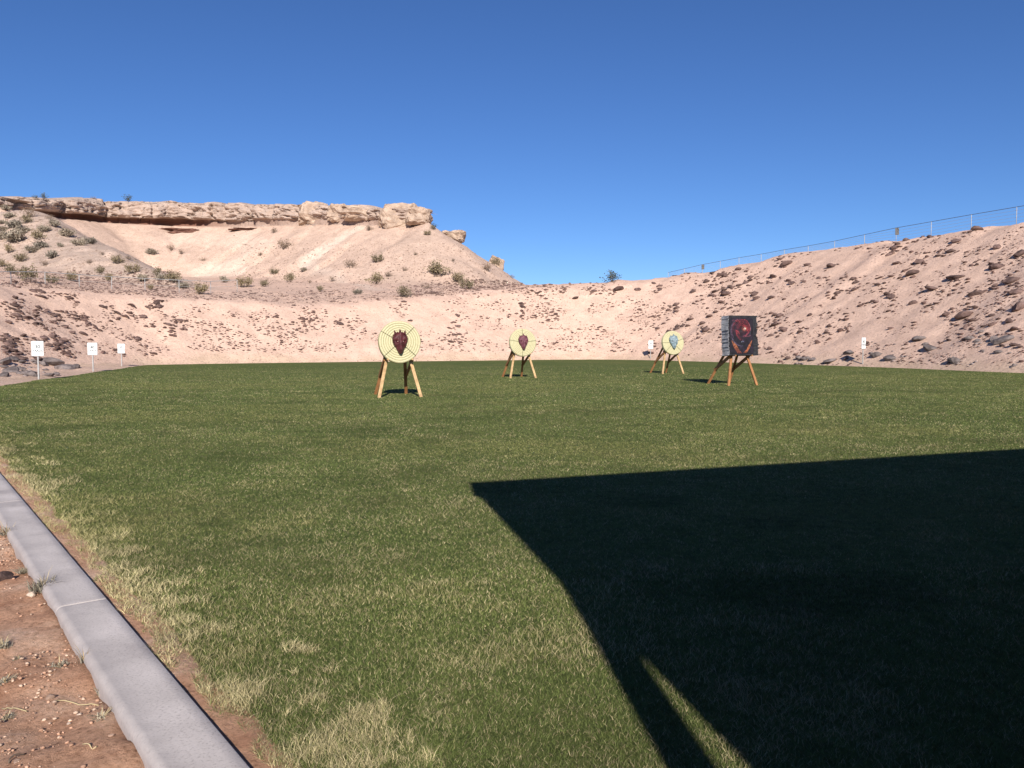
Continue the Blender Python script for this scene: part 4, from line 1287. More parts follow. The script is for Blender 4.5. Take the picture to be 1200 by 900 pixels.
M_BLUE = head_mat('blue_grey_resin', (0.10, 0.145, 0.165), (0.30, 0.38, 0.41))

def round_target(px, py, zc, rad, cords, mtl, texts, wood, hw, hh, hz, crest, lean=7.0):
    st, g = stand(px, py, texts[0], wood, zc, lean)
    e2 = Vector((-math.sin(FACE_A), math.cos(FACE_A), 0))
    c = Vector((g[0], g[1], zc)) + e2 * 0.085
    root = empty('round_target', c)
    root.rotation_euler = Euler((math.radians(-lean), 0, FACE_A), 'XYZ')
    tag(root, texts[1], 'target', 'round straw targets')
    thick = 0.16
    link('straw_disc', disc_mesh(rad, thick), m_straw, root)
    for a in cords:
        a = math.radians(a)
        p0 = (0.15 * math.cos(a), -thick / 2 - 0.010, 0.15 * math.sin(a)); p1 = (rad * 0.985 * math.cos(a), -thick / 2 - 0.010, rad * 0.985 * math.sin(a))
        link('cord', tube_mesh('cord', [p0, p1, (p1[0] * 1.012, 0, p1[2] * 1.012)], 0.009, 5), M_CORD, root)
    mw = Matrix.Translation(c) @ Euler((math.radians(-lean), 0, FACE_A), 'XYZ').to_matrix().to_4x4()
    dragon_head(mw @ Vector((0.0, -thick / 2 - 0.012, hz)), Euler((math.radians(-lean), 0, FACE_A), 'XYZ'), hw, hh, mtl, texts[2], crest)

round_target(469, 465.7, 1.48, 0.568, (45, 150, 222, 318), M_RED,
             ('pale pine easel stand under the nearest round target', 'nearest and largest round straw target with diagonal cords', 'burgundy dragon head on the nearest round target'), M_WOOD, 0.41, 0.66, -0.03, True)
round_target(613, 443.1, 1.50, 0.59, (92, 8, 170, 265), M_PLUM,
             ('easel stand under the middle round target', 'middle round straw target with a plum dragon head', 'plum dragon head on the middle round target'), M_WOOD, 0.43, 0.67, 0.0, False)
round_target(788.8, 438.1, 1.50, 0.58, (180, 225, 315, 20), M_BLUE,
             ('easel stand under the farthest round target with the blue head', 'farthest round straw target left of the dragon banner', 'blue-grey dragon head on the farthest round target'), M_WOOD, 0.47, 0.72, 0.03, False)

def foam_target():
    zc = 1.04 + 0.69
    st, g = stand(870.5, 451.8, 'reddish lumber easel stand under the square dragon banner', M_WOODR, 1.50, 3)
    e2 = Vector((-math.sin(FACE_A), math.cos(FACE_A), 0))
    W, T, Hh = 1.16, 0.44, 1.38
    base = Vector((g[0], g[1], 1.045)) - e2 * 0.02
    rot = Euler((math.radians(-4), 0, FACE_A), 'XYZ')
    root = empty('foam_block_target', base); root.rotation_euler = rot
    tag(root, 'tall square charcoal target block of stacked foam layers with ragged edges', 'target')
    n = 24; lh = Hh / n
    r = random.Random(9)
    for k in range(n):
        jx = r.uniform(-0.018, 0.018); jr = r.uniform(-0.03, 0.02) - (0.04 if k in (11, 12) else 0); jy = r.uniform(-0.006, 0.006)
        x0, x1 = -W / 2 + jx, W / 2 + jr + 0.045 * (1 - k / n)
        bm = bmesh.new()
        add_box(bm, (x1 - x0, T + jy, lh * 0.93), Matrix.Translation(((x0 + x1) / 2, T / 2 - jy / 2, (k + 0.5) * lh)), 0.006)
        bm.normal_update()
        for f in bm.faces:
            f.material_index = 1 if f.normal.x < -0.7 else 0
        me = bm_mesh(bm, 'foam_layer'); me.materials.append(M_FOAM); me.materials.append(M_FOAMS)
        link('foam_layer', me, None, root)
    for x in (-0.42, 0.42):                            # straps that hold the stack
        for yy in (-0.006, T + 0.004):
            bm = bmesh.new(); add_box(bm, (0.03, 0.004, Hh + 0.01), Matrix.Translation((x, yy, Hh / 2)))
            link('strap', bm_mesh(bm, 'strap'), M_FOAM, root)
    # printed sheet: a coiled red dragon over dark ground with orange wing tips
    pw, ph = 0.94, 1.25
    nu, nv = 110, 146
    u = np.linspace(0, 1, nu); v = np.linspace(0, 1, nv)
    U, Vv = np.meshgrid(u, v, indexing='ij')
    A = U * pw; B = Vv * ph                            # metres, from the lower left corner
    img = np.empty(U.shape + (3,)); img[:] = (0.010, 0.008, 0.012)
    nzz = fbm(A * 9, B * 9, 4); nz2 = fbm(A * 28 + 5, B * 28, 3)
    def put(mask, c):
        img[:] = img * (1 - mask[..., None]) + np.array(c) * mask[..., None]
    def stroke(pts, w0, w1, c0, c1, soft=0.02):
        pts = np.array(pts); nseg = len(pts) - 1
        best = np.full(U.shape, 9.0); cc = np.zeros(U.shape + (3,))
        for i in range(nseg):
            a, b2 = pts[i] * (pw, ph), pts[i + 1] * (pw, ph); ab = b2 - a
            t = np.clip(((A - a[0]) * ab[0] + (B - a[1]) * ab[1]) / (ab @ ab), 0, 1)
            f = (i + t) / nseg
            dd = np.hypot(A - a[0] - t * ab[0], B - a[1] - t * ab[1]) - (w0 + (w1 - w0) * f)
            upd = dd < best
            best = np.where(upd, dd, best); cc = np.where(upd[..., None], np.array(c0) * (1 - f[..., None]) + np.array(c1) * f[..., None], cc)
        mk = np.clip(0.5 - best / soft, 0, 1)
        img[:] = img * (1 - mk[..., None]) + cc * (1 + 1.3 * nz2[..., None]) * mk[..., None]
    put(np.clip(0.3 + nzz, 0, 1) * 0.6, (0.045, 0.022, 0.045))
    for k in range(7):                                 # smoky violet rim
        a0 = 1.9 + k * 0.35
        stroke([(0.5 + 0.44 * math.cos(a), 0.60 + 0.38 * math.sin(a)) for a in np.linspace(a0, a0 + 0.8, 9)], 0.006, 0.018, (0.12, 0.075, 0.11), (0.06, 0.045, 0.075), 0.02)
    stroke([(0.86, 0.52), (0.90, 0.62), (0.90, 0.72), (0.84, 0.84)], 0.008, 0.014, (0.10, 0.09, 0.12), (0.13, 0.08, 0.10))
    put(np.exp(-((A - 0.52) / 0.25) ** 2 - ((B - 0.88) / 0.22) ** 2) * 0.35, (0.12, 0.008, 0.012))
    for k in range(5):                                 # coils of the body as separate sweeping lines
        rx = 0.13 + 0.055 * k; ry = 0.085 + 0.04 * k
        a0 = -0.4 + 0.12 * math.sin(k * 2.3); a1 = 3.3 + 0.5 * math.sin(k * 1.7)
        br = 0.45 + 0.55 * abs(math.sin(k * 2.9 + 0.6))
        stroke([(0.53 + rx * math.cos(t), 0.71 + ry * math.sin(t) + 0.012 * math.sin(4 * t + k)) for t in np.linspace(a0, a1, 20)], 0.011, 0.006, (0.62 * br, 0.045 * br, 0.05 * br), (0.24 * br, 0.02, 0.035), 0.012)
    for k in range(5):                                 # neck and chest sweeping down
        stroke([(0.27 + 0.03 * k, 0.66 - 0.01 * k), (0.30 + 0.035 * k, 0.52), (0.40 + 0.03 * k, 0.41), (0.50 + 0.02 * k, 0.36)], 0.012, 0.004, (0.34 - 0.04 * k, 0.03, 0.04), (0.11, 0.02, 0.03), 0.012)
        stroke([(0.74 + 0.025 * k, 0.72), (0.79 + 0.015 * k, 0.60), (0.70, 0.53 - 0.012 * k), (0.56, 0.50 - 0.015 * k)], 0.012, 0.005, (0.36 - 0.04 * k, 0.03, 0.04), (0.12, 0.03, 0.05), 0.012)
    stroke([(0.44, 0.88), (0.36, 0.95), (0.30, 0.96)], 0.02, 0.006, (0.30, 0.03, 0.04), (0.16, 0.04, 0.07)); stroke([(0.58, 0.88), (0.64, 0.94)], 0.02, 0.006, (0.30, 0.03, 0.04), (0.16, 0.04, 0.07))
    for k in range(0):                                 # dark scale bands across the coils
        a = 0.1 + k * 0.22
        c_, s_ = math.cos(a), math.sin(a)
        stroke([(0.52 + 0.19 * c_, 0.70 + 0.13 * s_), (0.52 + 0.36 * math.cos(a + 0.18), 0.70 + 0.245 * math.sin(a + 0.18))], 0.007, 0.004, (0.05, 0.008, 0.012), (0.03, 0.01, 0.015), 0.015)
    stroke([(0.20, 0.86), (0.12, 0.74), (0.10, 0.58), (0.16, 0.46)], 0.020, 0.010, (0.20, 0.04, 0.06), (0.10, 0.05, 0.09), 0.02)
    stroke([(0.14, 0.92), (0.24, 0.93), (0.34, 0.90)], 0.012, 0.016, (0.13, 0.05, 0.07), (0.28, 0.03, 0.04), 0.02)
    stroke([(0.66, 0.50), (0.78, 0.48), (0.88, 0.50)], 0.012, 0.020, (0.20, 0.04, 0.05), (0.16, 0.06, 0.09), 0.02)
    stroke([(0.40, 0.52), (0.50, 0.45), (0.62, 0.42)], 0.035, 0.02, (0.035, 0.012, 0.018), (0.025, 0.012, 0.02), 0.03)
    stroke([(0.48, 0.64), (0.58, 0.66)], 0.06, 0.05, (0.030, 0.018, 0.022), (0.035, 0.015, 0.02), 0.04)
    put(np.exp(-((A - 0.60) / 0.065) ** 2 - ((B - 0.865) / 0.055) ** 2), (0.70, 0.14, 0.09))
    put(np.exp(-((A - 0.615) / 0.036) ** 2 - ((B - 0.872) / 0.034) ** 2), (0.86, 0.70, 0.58))
    stroke([(0.56, 0.69), (0.61, 0.73), (0.67, 0.665)], 0.010, 0.008, (0.02, 0.01, 0.01), (0.02, 0.01, 0.01), 0.015)
    for k in range(5):                                 # wing tips
        stroke([(0.10 + 0.045 * k, 0.36 - 0.03 * k), (0.17 + 0.05 * k, 0.20 - 0.02 * k), (0.33 + 0.04 * k, 0.02)], 0.010, 0.004, (0.55, 0.16, 0.06), (0.42, 0.075, 0.03), 0.02)
        stroke([(0.94 - 0.03 * k, 0.37 - 0.03 * k), (0.86 - 0.035 * k, 0.20 - 0.02 * k), (0.70 - 0.03 * k, 0.03)], 0.009, 0.004, (0.50, 0.14, 0.06), (0.55, 0.12, 0.04), 0.02)
    stroke([(0.50, 0.33), (0.55, 0.36), (0.60, 0.33)], 0.010, 0.006, (0.30, 0.30, 0.38), (0.14, 0.14, 0.22), 0.015)
    put(np.clip(0.35 * nz2, 0, 0.4), (0.02, 0.012, 0.018))
    P0 = Vector(base); Rm = rot.to_matrix()
    sheet = empty('printed_sheet', P0 + Rm @ Vector((-W / 2 + 0.03, -0.016, 0.05))); sheet.rotation_euler = rot
    tag(sheet, 'dark poster of a coiled red dragon pinned to the square target', 'poster')
    Y = 0.004 * fbm(A * 5, B * 5, 3)
    V = np.stack([A, Y - 0.001, B], -1).reshape(-1, 3)
    ix = np.arange(nu * nv).reshape(nu, nv)
    Q = np.stack([ix[:-1, :-1], ix[1:, :-1], ix[1:, 1:], ix[:-1, 1:]], -1).reshape(-1, 4)
    # thin but solid sheet
    V2 = V + np.array([0, 0.003, 0]); Q2 = Q[:, ::-1] + len(V)
    me = mesh_np('print', np.concatenate([V, V2]), quads=np.concatenate([Q, Q2]), smooth=True)
    tex = 1 + 0.9 * fbm(A * 45, B * 45, 2) + 0.5 * np.sin(A * 70 + 40 * nzz) * np.clip(nzz + .3, 0, 1)
    img = np.clip(img * tex[..., None], 0, 1) * np.array([0.62, 0.72, 0.72])
    color_attr(me, 'ink', np.concatenate([img.reshape(-1, 3)] * 2))
    m, nt, b = mat('poster_print', 0.6, 0.3)
    nt.links.new(attr(nt, 'ink').outputs['Color'], b.inputs['Base Color'])
    link('print', me, m, sheet)
    for x in (0.02, pw - 0.02):
        for z in (0.02, ph - 0.02):
            bm = bmesh.new(); bmesh.ops.create_cone(bm, cap_ends=True, segments=8, radius1=0.010, radius2=0.007, depth=0.012, matrix=Matrix.Translation((x, -0.008, z)) @ Matrix.Rotation(math.pi / 2, 4, 'X'))
            link('pin', bm_mesh(bm, 'pin'), M_DARKST, sheet)
foam_target()

# ------------------------------------------------------------------ distance signs
def text_mesh(s, size):
    cu = bpy.data.curves.new('lettering', 'FONT')
    cu.body = s; cu.size = size; cu.align_x = 'CENTER'; cu.align_y = 'CENTER'; cu.extrude = 0.001; cu.offset = size * 0.028
    cu.resolution_u = 3
    o = bpy.data.objects.new('lettering', cu); C.objects.link(o)
    me = bpy.data.meshes.new_from_object(o.evaluated_get(bpy.context.evaluated_depsgraph_get()))
    bpy.data.objects.remove(o); bpy.data.curves.remove(cu)
    return me
def sign(px, base_y, top_y, ph_px, num, rz, label, wmul=1.0):
    g = hits([px], [base_y - 0.5])[0]
    f = gp(px, base_y)
    if np.isnan(g[0]) or abs(g[1] - f[1]) > 8: g = np.array([f[0], f[1], 0.0])
    g[2] = groundz(g[0], g[1]) if lookup(GD, g[0], g[1]) > 0 else 0.0
    sc = math.hypot(g[0], g[1]) / FPX if False else g[1] / FPX
    Hs = (base_y - top_y) * sc; ph = ph_px * sc; pw = ph * 0.76 * wmul
    root = empty('distance_sign', g, rz); tag(root, label, 'sign', 'white yardage signs along the lawn')
    bm = bmesh.new(); add_box(bm, (0.06, 0.045, Hs + 0.3), Matrix.Translation((0, 0.03, Hs / 2 - 0.17)), 0.006)
    link('post', bm_mesh(bm, 'post'), M_GALV, root)
    bm = bmesh.new(); vs = add_box(bm, (pw, 0.012, ph), Matrix.Translation((0, 0, Hs - ph / 2)), 0.004)
    pl = link('sign_panel', bm_mesh(bm, 'sign_panel'), M_WHITE, root)
    bmf = bmesh.new()                                   # pressed rim of the panel
    for a, b2 in (((-pw / 2, Hs), (pw / 2, Hs)), ((-pw / 2, Hs - ph), (pw / 2, Hs - ph)), ((-pw / 2, Hs), (-pw / 2, Hs - ph)), ((pw / 2, Hs), (pw / 2, Hs - ph))):
        mt, l = beam_mtx((a[0], -0.004, a[1]), (b2[0], -0.004, b2[1]), Vector((0, 1, 0)))
        add_box(bmf, (0.02, 0.014, l + 0.018), mt)
    link('rim', bm_mesh(bmf, 'rim'), M_GALV, pl)
    for s, z, size in ((num, Hs - ph * 0.38, ph * 0.33), ('YARDS', Hs - ph * 0.66, ph * 0.215)):
        t = link('lettering', text_mesh(s, size), M_INK, pl)
        t.rotation_euler = (math.pi / 2, 0, 0); t.location = (0, -0.0085, z)
    for z in (Hs - 0.035, Hs - ph + 0.035):
        bm = bmesh.new(); bmesh.ops.create_cone(bm, cap_ends=True, segments=8, radius1=0.011, radius2=0.011, depth=0.012, matrix=Matrix.Translation((0, -0.010, z)) @ Matrix.Rotation(math.pi / 2, 4, 'X'))
        link('bolt', bm_mesh(bm, 'bolt'), M_GALV, root)
sign(45, 445.0, 400.3, 17.4, '30', math.radians(8), 'white sign reading 30 YARDS, largest and leftmost of the signs')
sign(109, 436.0, 402.3, 14.3, '40', math.radians(6), 'white sign reading 40 YARDS, second from the left edge')
sign(142.5, 429.8, 403.5, 11.2, '50', math.radians(4), 'white sign reading 50 YARDS, smallest of the left-hand row', 0.95)
sign(1011.5, 428.0, 397.0, 13.2, '40', math.radians(38), 'white yardage sign at the foot of the right-hand slope', 0.92)
sign(762.5, 421.8, 401.0, 9.6, '50', math.radians(25), 'white yardage sign just left of the farthest round target', 0.92)

# ------------------------------------------------------------------ fences
def fence(label, posts, hgts, wires, post_r, rail_m, post_m, rail_r=0.022, wire_r=0.009, name='cable_fence', sag=0.0):
    o0 = Vector(posts[0]); root = empty(name, o0); tag(root, label, 'fence')
    tops = []
    for p, h in zip(posts, hgts):
        p = Vector(p) - o0
        link('post', tube_mesh('post', [p + Vector((0, 0, -0.3)), p + Vector((0, 0, h))], post_r, 6), post_m, root)
        tops.append(p)
    for k in range(wires):
        f = (k + 1) / wires
        pts = []
        for i, (p, h) in enumerate(zip(tops, hgts)):
            pts.append(p + Vector((0, 0, h * f)))
            if sag and i < len(tops) - 1:
                q = tops[i + 1] + Vector((0, 0, hgts[i + 1] * f)); pts.append((pts[-1] + q) / 2 - Vector((0, 0, sag)))
        link('top_rail' if k == wires - 1 else 'wire', tube_mesh('rail', pts, rail_r if k == wires - 1 else wire_r, 5), rail_m if k == wires - 1 else M_GALV, root)
    return root
crest = np.array([TOE[i] + TN[i] * (WK * HC[i] * 1.06) for i in range(len(TOE))])
cz = np.array([groundz(*c) for c in crest])
cpx = np.array([proj(c[0], c[1], z)[0] if c[1] > 5 else 1e5 for c, z in zip(crest, cz)])
i0 = np.argmin(np.abs(cpx - 770)); i1 = len(cpx) - 1
sel = [i for i in range(i0, i1) if cpx[i] < 1700]
def on_crest(px):
    q = np.array([cpx[i] for i in sel]); j = np.argsort(q)
    X = np.interp(px, q[j], crest[sel][j, 0]); Y = np.interp(px, q[j], crest[sel][j, 1])
    return Vector((X, Y, groundz(X, Y)))
plist = [783, 802, 823, 844, 866, 892, 919, 947, 978, 1013, 1050, 1091, 1138, 1191, 1252, 1325]
pp = [on_crest(p) for p in plist]
hh = []
for p, px in zip(pp, plist):
    ytop = np.interp(px, [783, 802, 823, 866, 919, 978, 1050, 1138, 1191, 1325], [323.5, 315, 310, 302, 293.5, 282.5, 267, 251.5, 242.5, 220])
    hh.append(float(np.clip(at_depth(px, ytop, p.y).z - p.z, 0.55, 1.45)))
fr_ = fence('steel cable fence along the crest of the right-hand slope', pp, hh, 5, 0.028, M_DARKST, M_GALV)
for k, (sw, sh) in ((10, (0.55, 0.62)), (2, (0.5, 0.5))):
    p = pp[k] - pp[0]
    bm = bmesh.new(); add_box(bm, (sw * 0.62, 0.012, sh), Matrix.Translation(p + Vector((0.05, -0.055, hh[k] - sh / 2 - 0.02))), 0.003)
    o = link('sign_panel', bm_mesh(bm, 'sign_panel'), M_DARKST, fr_)
    o['label'] = 'small dark plate on a fence post'
# trail fence behind the left part of the berm
tp = [(-60, 333), (-22, 333.5), (13, 333), (53, 334), (93, 337), (131, 339), (170, 341), (210, 343), (247, 344), (278, 342)]
th = hits([a for a, _ in tp], [b_ for _, b_ in tp], 30)
hg = [14 * p[1] / FPX if not np.isnan(p[0]) else 1 for p in th]
okf = [k for k in range(len(tp)) if not np.isnan(th[k][0])]
dd_med = np.median([th[k][1] for k in okf])
pts_ = []
for k in okf:
    d_ = float(np.clip(th[k][1], dd_med * 0.8, dd_med * 1.25)); x_ = ray(*tp[k])[0] / ray(*tp[k])[1] * d_
    pts_.append((x_, d_, groundz(x_, d_)))
fence('pale pipe railing of the trail behind the left berm', pts_, [min(1.15, 14.5 * p[1] / FPX) for p in pts_], 2, 0.03, M_GALV, M_GALV, 0.028, 0.012, 'trail_fence')
# far wire fence in the saddle between hill and berm
sp_ = hits([596, 617, 640, 662], [313.5, 325, 330, 332], 60)
sp_ = [p for p in sp_ if not np.isnan(p[0])]
if len(sp_) >= 2:
    fence('thin wire fence dropping into the saddle beside the hill', [tuple(p) for p in sp_], [min(1.5, 13 * p[1] / FPX) for p in sp_], 2, 0.03, M_DARKST, M_GALV, 0.02, 0.008, 'wire_fence')

# drain pipe end at the lawn edge
# ------------------------------------------------------------------ shade pavilion behind the camera (casts the large shadow)
def pavilion():
    h = 3.3
    S = Vector((SH.x, SH.y, 0)) * (SUN_K * h)
    def up(px, py, z=h):
        g = gp(px, py); return Vector((g[0], g[1], 0)) - Vector((SH.x, SH.y, 0)) * (SUN_K * z)
    c0 = up(552, 572); c1 = up(1200, 530.5); c2 = up(648, 676)
    ev = (c1 - c0).normalized(); c1 = c0 + ev * 13.0
    sd = (c2 - c0) * 1.06
    root = empty('shade_pavilion', (c2.x, c2.y, 0)); o0 = Vector((c2.x, c2.y, 0))
    tag(root, 'roofed shooting shelter that throws the dark shadow over the lawn', 'shelter')
    mroof = two_tone('roof_sheet', (0.10, 0.09, 0.085), (0.14, 0.13, 0.12), 3, 0.7, 0.1, 0.01)
    mpost = two_tone('brown_steel_post', (0.09, 0.07, 0.055), (0.13, 0.10, 0.08), 5, 0.6, 0.1, 0.005)
    mwall = two_tone('block_wall', (0.11, 0.09, 0.075), (0.16, 0.13, 0.11), 3, 0.9, 0.4, 0.01)
    q = [c0, c1, c1 + sd, c0 + sd]
    V = [(p - o0) + Vector((0, 0, z)) for z in (h, h + 0.16) for p in q]
    me = bpy.data.meshes.new('roof'); me.from_pydata([tuple(v) for v in V], [], [(0, 3, 2, 1), (4, 5, 6, 7), (0, 1, 5, 4), (1, 2, 6, 5), (2, 3, 7, 6), (3, 0, 4, 7)])
    link('roof', me, mroof, root)
    # rear corner post and the rear wall beyond it
    a = Vector((c2.x, c2.y, 0)) - o0
    g1 = gp(835, 896); g0 = gp(776, 896)
    side = Vector((ev.x, ev.y, 0))
    # width of the post's shadow, measured square to the way the shadows fall
    pr = Vector((SH.y, -SH.x, 0))
    wpost = abs((Vector((*g1, 0)) - Vector((*g0, 0))).dot(pr))
    wpost += 0.012
    pc = a + pr * (0.014 + wpost / 2)
    bm = bmesh.new(); add_box(bm, (wpost, 0.16, h + 0.02), Matrix.Translation(pc + Vector((0, 0, h / 2 - 0.02))) @ Matrix.Rotation(math.atan2(pr.y, pr.x), 4, 'Z'), 0.008)
    link('post', bm_mesh(bm, 'post'), mpost, root)
    for k in (4.2, 8.4, 12.6):
        pk = pc + side * k - Vector((0, 0.1, 0))
        bm = bmesh.new(); add_box(bm, (wpost, 0.16, h), Matrix.Translation(pk + Vector((0, -0.2, h / 2 - 0.02))), 0.008)
        link('post', bm_mesh(bm, 'post'), mpost, root)
    # rear wall; its free edge leans so that a slit of light falls between it and the corner post
    tip = gp(772, 792); low = gp(880, 905)
    def zat(g):                                        # height above the wall line whose shadow lands at g
        n = Vector((-ev.y, ev.x, 0)); d = (Vector((*g, 0)) - o0).dot(n)
        k = Vector((SH.x, SH.y, 0)).dot(n) * SUN_K
        z = d / k
        p = Vector((*g, 0)) - Vector((SH.x, SH.y, 0)) * (SUN_K * z)
        return p - o0, z
    p_t, z_t = zat(tip); p_l, z_l = zat(low)
    slope = (p_l - p_t) / (z_t - z_l)
    p_b = p_t + slope * z_t
    tt = side * 13.0
    lat = lambda v: v.dot(pr)
    sl = lat(slope); z_j = z_t + (lat(p_t) - 0.014 - 0.8 * wpost) / max(sl, 0.02)
    jn = p_t - slope * (z_j - z_t)
    thick = Vector((ev.y, -ev.x, 0)) * 0.15
    poly = [jn + Vector((0, 0, h + 0.05)), jn + Vector((0, 0, z_j)), p_t + Vector((0, 0, z_t)), p_b, tt + Vector((0, 0, 0)), tt + Vector((0, 0, h + 0.05))]
    V = [tuple(p) for p in poly] + [tuple(p + thick) for p in poly]; n = 6
    me = bpy.data.meshes.new('rear_wall'); me.from_pydata(V, [], [tuple(range(n)), tuple(range(2 * n - 1, n - 1, -1))] + [(i, i + n, (i + 1) % n + n, (i + 1) % n) for i in range(n)])
    link('rear_wall', me, mwall, root)
    beam('roof_beam', c0 - o0 + sd * 0.02 + Vector((0, 0, h - 0.1)) , c1 - o0 + sd * 0.02 + Vector((0, 0, h - 0.1)), 0.1, 0.2, mpost, root, Vector((0, 0, 1)))
    for k in (4.3, 12.4):                               # front posts
        pk = c0 - o0 + side * k + sd * 0.05
        if k > 6:
            bm = bmesh.new(); add_box(bm, (0.14, 0.14, h), Matrix.Translation(pk + Vector((0, 0, h / 2 - 0.02))), 0.008)
            link('post', bm_mesh(bm, 'post'), mpost, root)
pavilion()

# ------------------------------------------------------------------ things lying on the bare soil
def soil_pt(px, py):
    g = gp(px, py, -0.03); return Vector((g[0], g[1], -0.03))
soil_z_me = bpy.data.objects['bare_soil'].data
_sv = np.empty(len(soil_z_me.vertices) * 3, np.float32); soil_z_me.vertices.foreach_get('co', _sv); _sv = _sv.reshape(-1, 3)
def soil_z(x, y):
    d2 = (_sv[:, 0] - x) ** 2 + (_sv[:, 1] - y) ** 2
    return float(_sv[d2.argmin(), 2])
M_PEBP = two_tone('pale_pebble', (0.45, 0.34, 0.26), (0.62, 0.50, 0.40), 14.0, 0.9, 0.3, 0.01)
PM = [rock_mesh(200 + i, 2, 0.7) for i in range(4)]
def stone(px, py, w, m, label, grp=None):
    p = soil_pt(px, py); s = w * p.y / FPX
    me = PM[R.randrange(4)].copy(); me.materials.append(m)
    o = link('stone', me); z = soil_z(p.x, p.y)
    o.location = (p.x, p.y, z + 0.10 * s); o.scale = (s * 1.1, s * 0.9, s * 0.9); o.rotation_euler = (0.1, 0.1, R.uniform(0, 6))
    tag(o, label, 'stone', grp)
stone(4, 682, 24, M_ROCK, 'dark maroon stone on the soil at the left picture edge')
stone(37, 703, 13, M_PEBP, 'pale stone beside the dry weed next to the kerb')
stone(47, 687, 7, M_PEBP, 'small pale pebble behind the dry weed next to the kerb')
stone(93, 834, 10, M_PEBP, 'pale pebble in the middle of the soil near the bottom')
stone(166, 886, 8, M_PEBP, 'pale pebble next to the kerb at the bottom of the picture')
stone(81, 846, 6, M_PEBP, 'small pale pebble just below the other pale pebble')
stone(60, 818, 12, M_PEB, 'flat brownish stone half sunk in the soil')
stone(20, 897, 10, M_PEB, 'brownish stone at the bottom left corner of the picture')
stone(130, 868, 7, M_PEB, 'brownish pebble near the kerb low in the picture')
# gravel
def gravel():
    V = []; T = []; cc = []; off = 0
    n = 26000
    S = rng.uniform(-1.4, 6.5, n); Tt = np.abs(rng.normal(0, 1.0, n)) * 0.8 + 0.01
    X = KA[0] + KD[0] * S + KN[0] * (KERB_W + Tt); Y = KA[1] + KD[1] * S + KN[1] * (KERB_W + Tt)
    K = fbm(X / 0.35, Y / 0.35, 3) > rng.uniform(-0.25, 0.45, n)
    X, Y, Tt = X[K], Y[K], Tt[K]
    Z = -0.030 + 0.055 * fbm(X / 0.9, Y / 0.9, 3) + 0.034 * fbm(X / 0.17, Y / 0.17, 4, 0.6) + 0.03 * np.exp(-np.clip(Tt, 0, 9) / 0.12) * (0.6 + fbm(X / .5, Y / .5, 2))
    Z = np.minimum(Z, 0.004)
    for x, y, z in zip(X, Y, Z):
        sz = 0.004 + 0.022 * R.random() ** 4
        v, tr = lowmesh[R.randrange(6)]
        a = R.uniform(0, 6.283); ca, sa = math.cos(a), math.sin(a)
        q = v * np.array([sz, sz * R.uniform(.7, 1.1), sz])
        q = np.stack([q[:, 0] * ca - q[:, 1] * sa, q[:, 0] * sa + q[:, 1] * ca, q[:, 2]], 1) + np.array([x, y, z + 0.2 * sz])
        V.append(q); T.append(tr + off); off += len(q)
        c0_ = np.array([0.46, 0.275, 0.185]) if R.random() < 0.72 else np.array([0.58, 0.42, 0.31])
        cc.append(np.tile(c0_ * R.uniform(0.7, 1.2), (len(q), 1)))
    me = mesh_np('gravel', np.concatenate(V), tris=np.concatenate(T)); color_attr(me, 'stone', np.concatenate(cc))
    tag(link('gravel', me, bpy.data.materials['small_stone']), 'fine gravel strewn over the red soil by the kerb', 'gravel', kind='stuff')
gravel()
# dry weeds and straw
M_WEED = leaf_mat('dry_weed', (0.20, 0.17, 0.12), (0.42, 0.37, 0.28))
M_STRAWW = leaf_mat('straw_stalk', (0.36, 0.27, 0.14), (0.52, 0.42, 0.26))
def weed(px, py, wpx, label, n=90, tall=0.5, green=False, grp=None):
    p = soil_pt(px, py); s = wpx * p.y / FPX
    z = soil_z(p.x, p.y)
    root = empty('dry_weed', (p.x, p.y, z)); tag(root, label, 'weed', grp)
    r = np.random.default_rng(int(px * 7 + py)); V = []; Q = []
    def blade(b0, mid, tip, w):
        i = len(V); d = np.cross(tip - b0, [0, 0, 1.0]); d = d / (np.linalg.norm(d) + 1e-6) * w
        V.extend([b0 - d, b0 + d, mid + d * 0.8, mid - d * 0.8, tip]); Q.append((i, i + 1, i + 2, i + 3)); Q.append((i + 3, i + 2, i + 4, i + 4))
    for k in range(n):
        a = r.uniform(0, 2 * np.pi); L_ = s * 0.5 * r.uniform(0.3, 1.05); c0_ = np.array([r.normal(0, s * 0.13), r.normal(0, s * 0.13), -0.003])
        tip = c0_ + np.array([np.cos(a) * L_, np.sin(a) * L_, s * tall * r.uniform(0.1, 0.7)]); mid = (c0_ + tip) / 2 + np.array([0, 0, s * 0.1 * r.random()])
        blade(c0_, mid, tip, r.uniform(0.0015, 0.0035))
    tris = [q[:3] if q[2] == q[3] else None for q in Q]
    me = bpy.data.meshes.new('leaves'); me.from_pydata([tuple(v) for v in V], [], [q if len(set(q)) == 4 else (q[0], q[1], q[2]) for q in Q])
    link('leaves', me, M_WEED, root)
    V = []; Q = []
    for k in range(7):
        a = r.uniform(0, 2 * np.pi); L_ = s * r.uniform(0.4, 0.8); c0_ = np.array([0, 0, 0.0]); tip = np.array([np.cos(a) * L_, np.sin(a) * L_, s * tall * r.uniform(0.6, 1.3)])
        blade(c0_, (c0_ + tip) / 2 + np.array([0, 0, s * 0.12]), tip, 0.0018)
    me = bpy.data.meshes.new('stalks'); me.from_pydata([tuple(v) for v in V], [], [q if len(set(q)) == 4 else (q[0], q[1], q[2]) for q in Q])
    link('stalks', me, M_STRAWW, root)
weed(52, 698, 44, 'largest dry grey weed, growing against the kerb', 190, 0.55)
weed(30, 672, 34, 'flat grey weed behind the largest one', 90, 0.3)
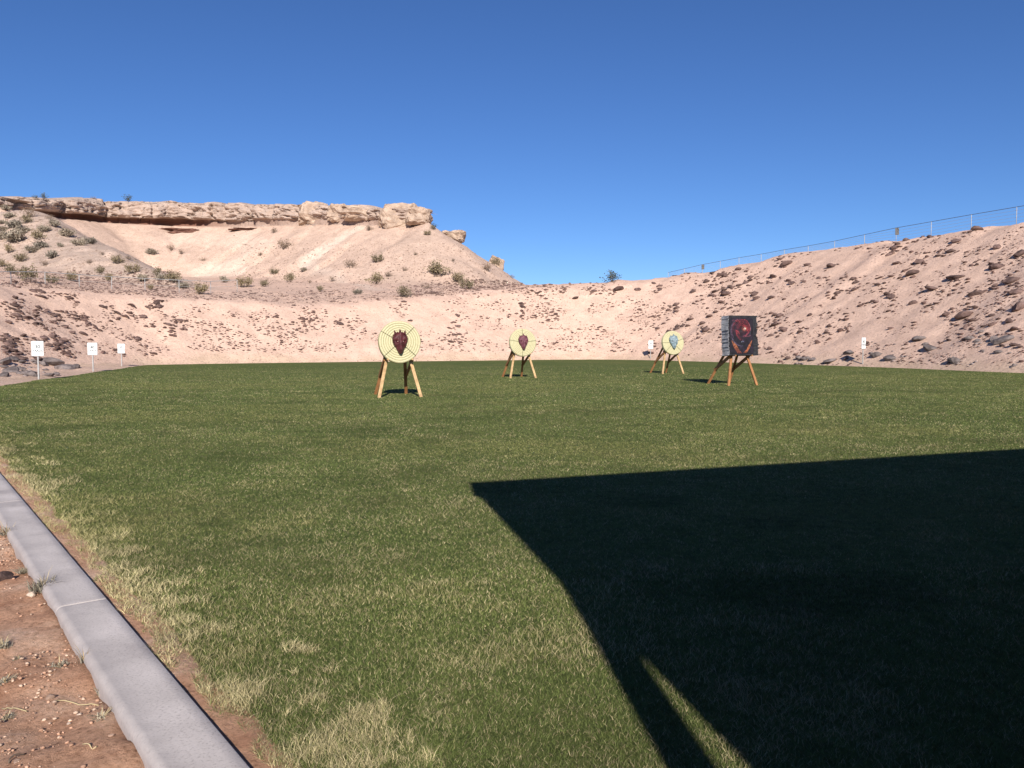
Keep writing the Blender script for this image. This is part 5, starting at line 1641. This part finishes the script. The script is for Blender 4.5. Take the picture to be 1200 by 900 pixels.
weed(8, 632, 36, 'straw-coloured weed near the kerb at the left picture edge', 80, 0.5)
weed(4, 764, 26, 'grey weed cut by the left picture edge', 90, 0.4)
weed(6, 800, 30, 'low dark weed at the left picture edge below the grey one', 90, 0.35)
weed(70, 783, 26, 'sparse dry weed in the middle of the soil', 40, 0.4)
weed(99, 783, 24, 'upright thin dry weed near the kerb', 30, 0.9)
weed(22, 775, 14, 'small greenish tuft between two grey weeds', 40, 0.5)
weed(8, 838, 28, 'flattened weed low at the left picture edge', 60, 0.3)
weed(118, 812, 22, 'few dry stalks beside the kerb', 24, 0.7)
weed(120, 845, 34, 'wispy dry weed low beside the kerb', 36, 0.3)
# fallen stalks
for i, (a, b_, lab) in enumerate([((66, 822), (118, 828), 'long pale dry stalk lying on the soil'), ((95, 883), (114, 886), 'short pale straw lying low on the soil'), ((0, 828), (30, 834), 'dry stalk lying at the left picture edge'),
                                  ((10, 900), (28, 886), 'dark twig at the bottom left corner')]):
    p, q = soil_pt(*a), soil_pt(*b_)
    pts = []
    for k in range(7):
        t = k / 6; v = p.lerp(q, t); v.z = soil_z(v.x, v.y) + 0.006 + 0.006 * math.sin(t * 3.1); v.x += 0.008 * math.sin(t * 5 + i); pts.append(v)
    o = link('fallen_stalk', tube_mesh('fallen_stalk', pts, 0.0028, 5), M_STRAWW if i < 3 else M_STEM); tag(o, lab, 'stalk')

# ------------------------------------------------------------------ tell alike things apart by their order in the picture
ORD = ['first', 'second', 'third', 'fourth', 'fifth', 'sixth', 'seventh', 'eighth', 'ninth', 'tenth', 'eleventh', 'twelfth', 'thirteenth', 'fourteenth', 'fifteenth', 'sixteenth', 'seventeenth', 'eighteenth', 'nineteenth', 'twentieth', 'next after twentieth', 'second after twentieth', 'third after twentieth', 'fourth after twentieth']
same = {}
for o in C.objects:
    if o.parent is None and o.get('label') and o.get('category'):
        same.setdefault(o['label'], []).append(o)
for lab, obs in same.items():
    if 1 < len(obs) <= len(ORD):
        obs.sort(key=lambda o: proj(o.location.x, o.location.y, o.location.z)[0])
        for k, o in enumerate(obs):
            o['label'] = lab + (', leftmost' if k == 0 else (', rightmost' if k == len(obs) - 1 else f', {ORD[k]} from left'))
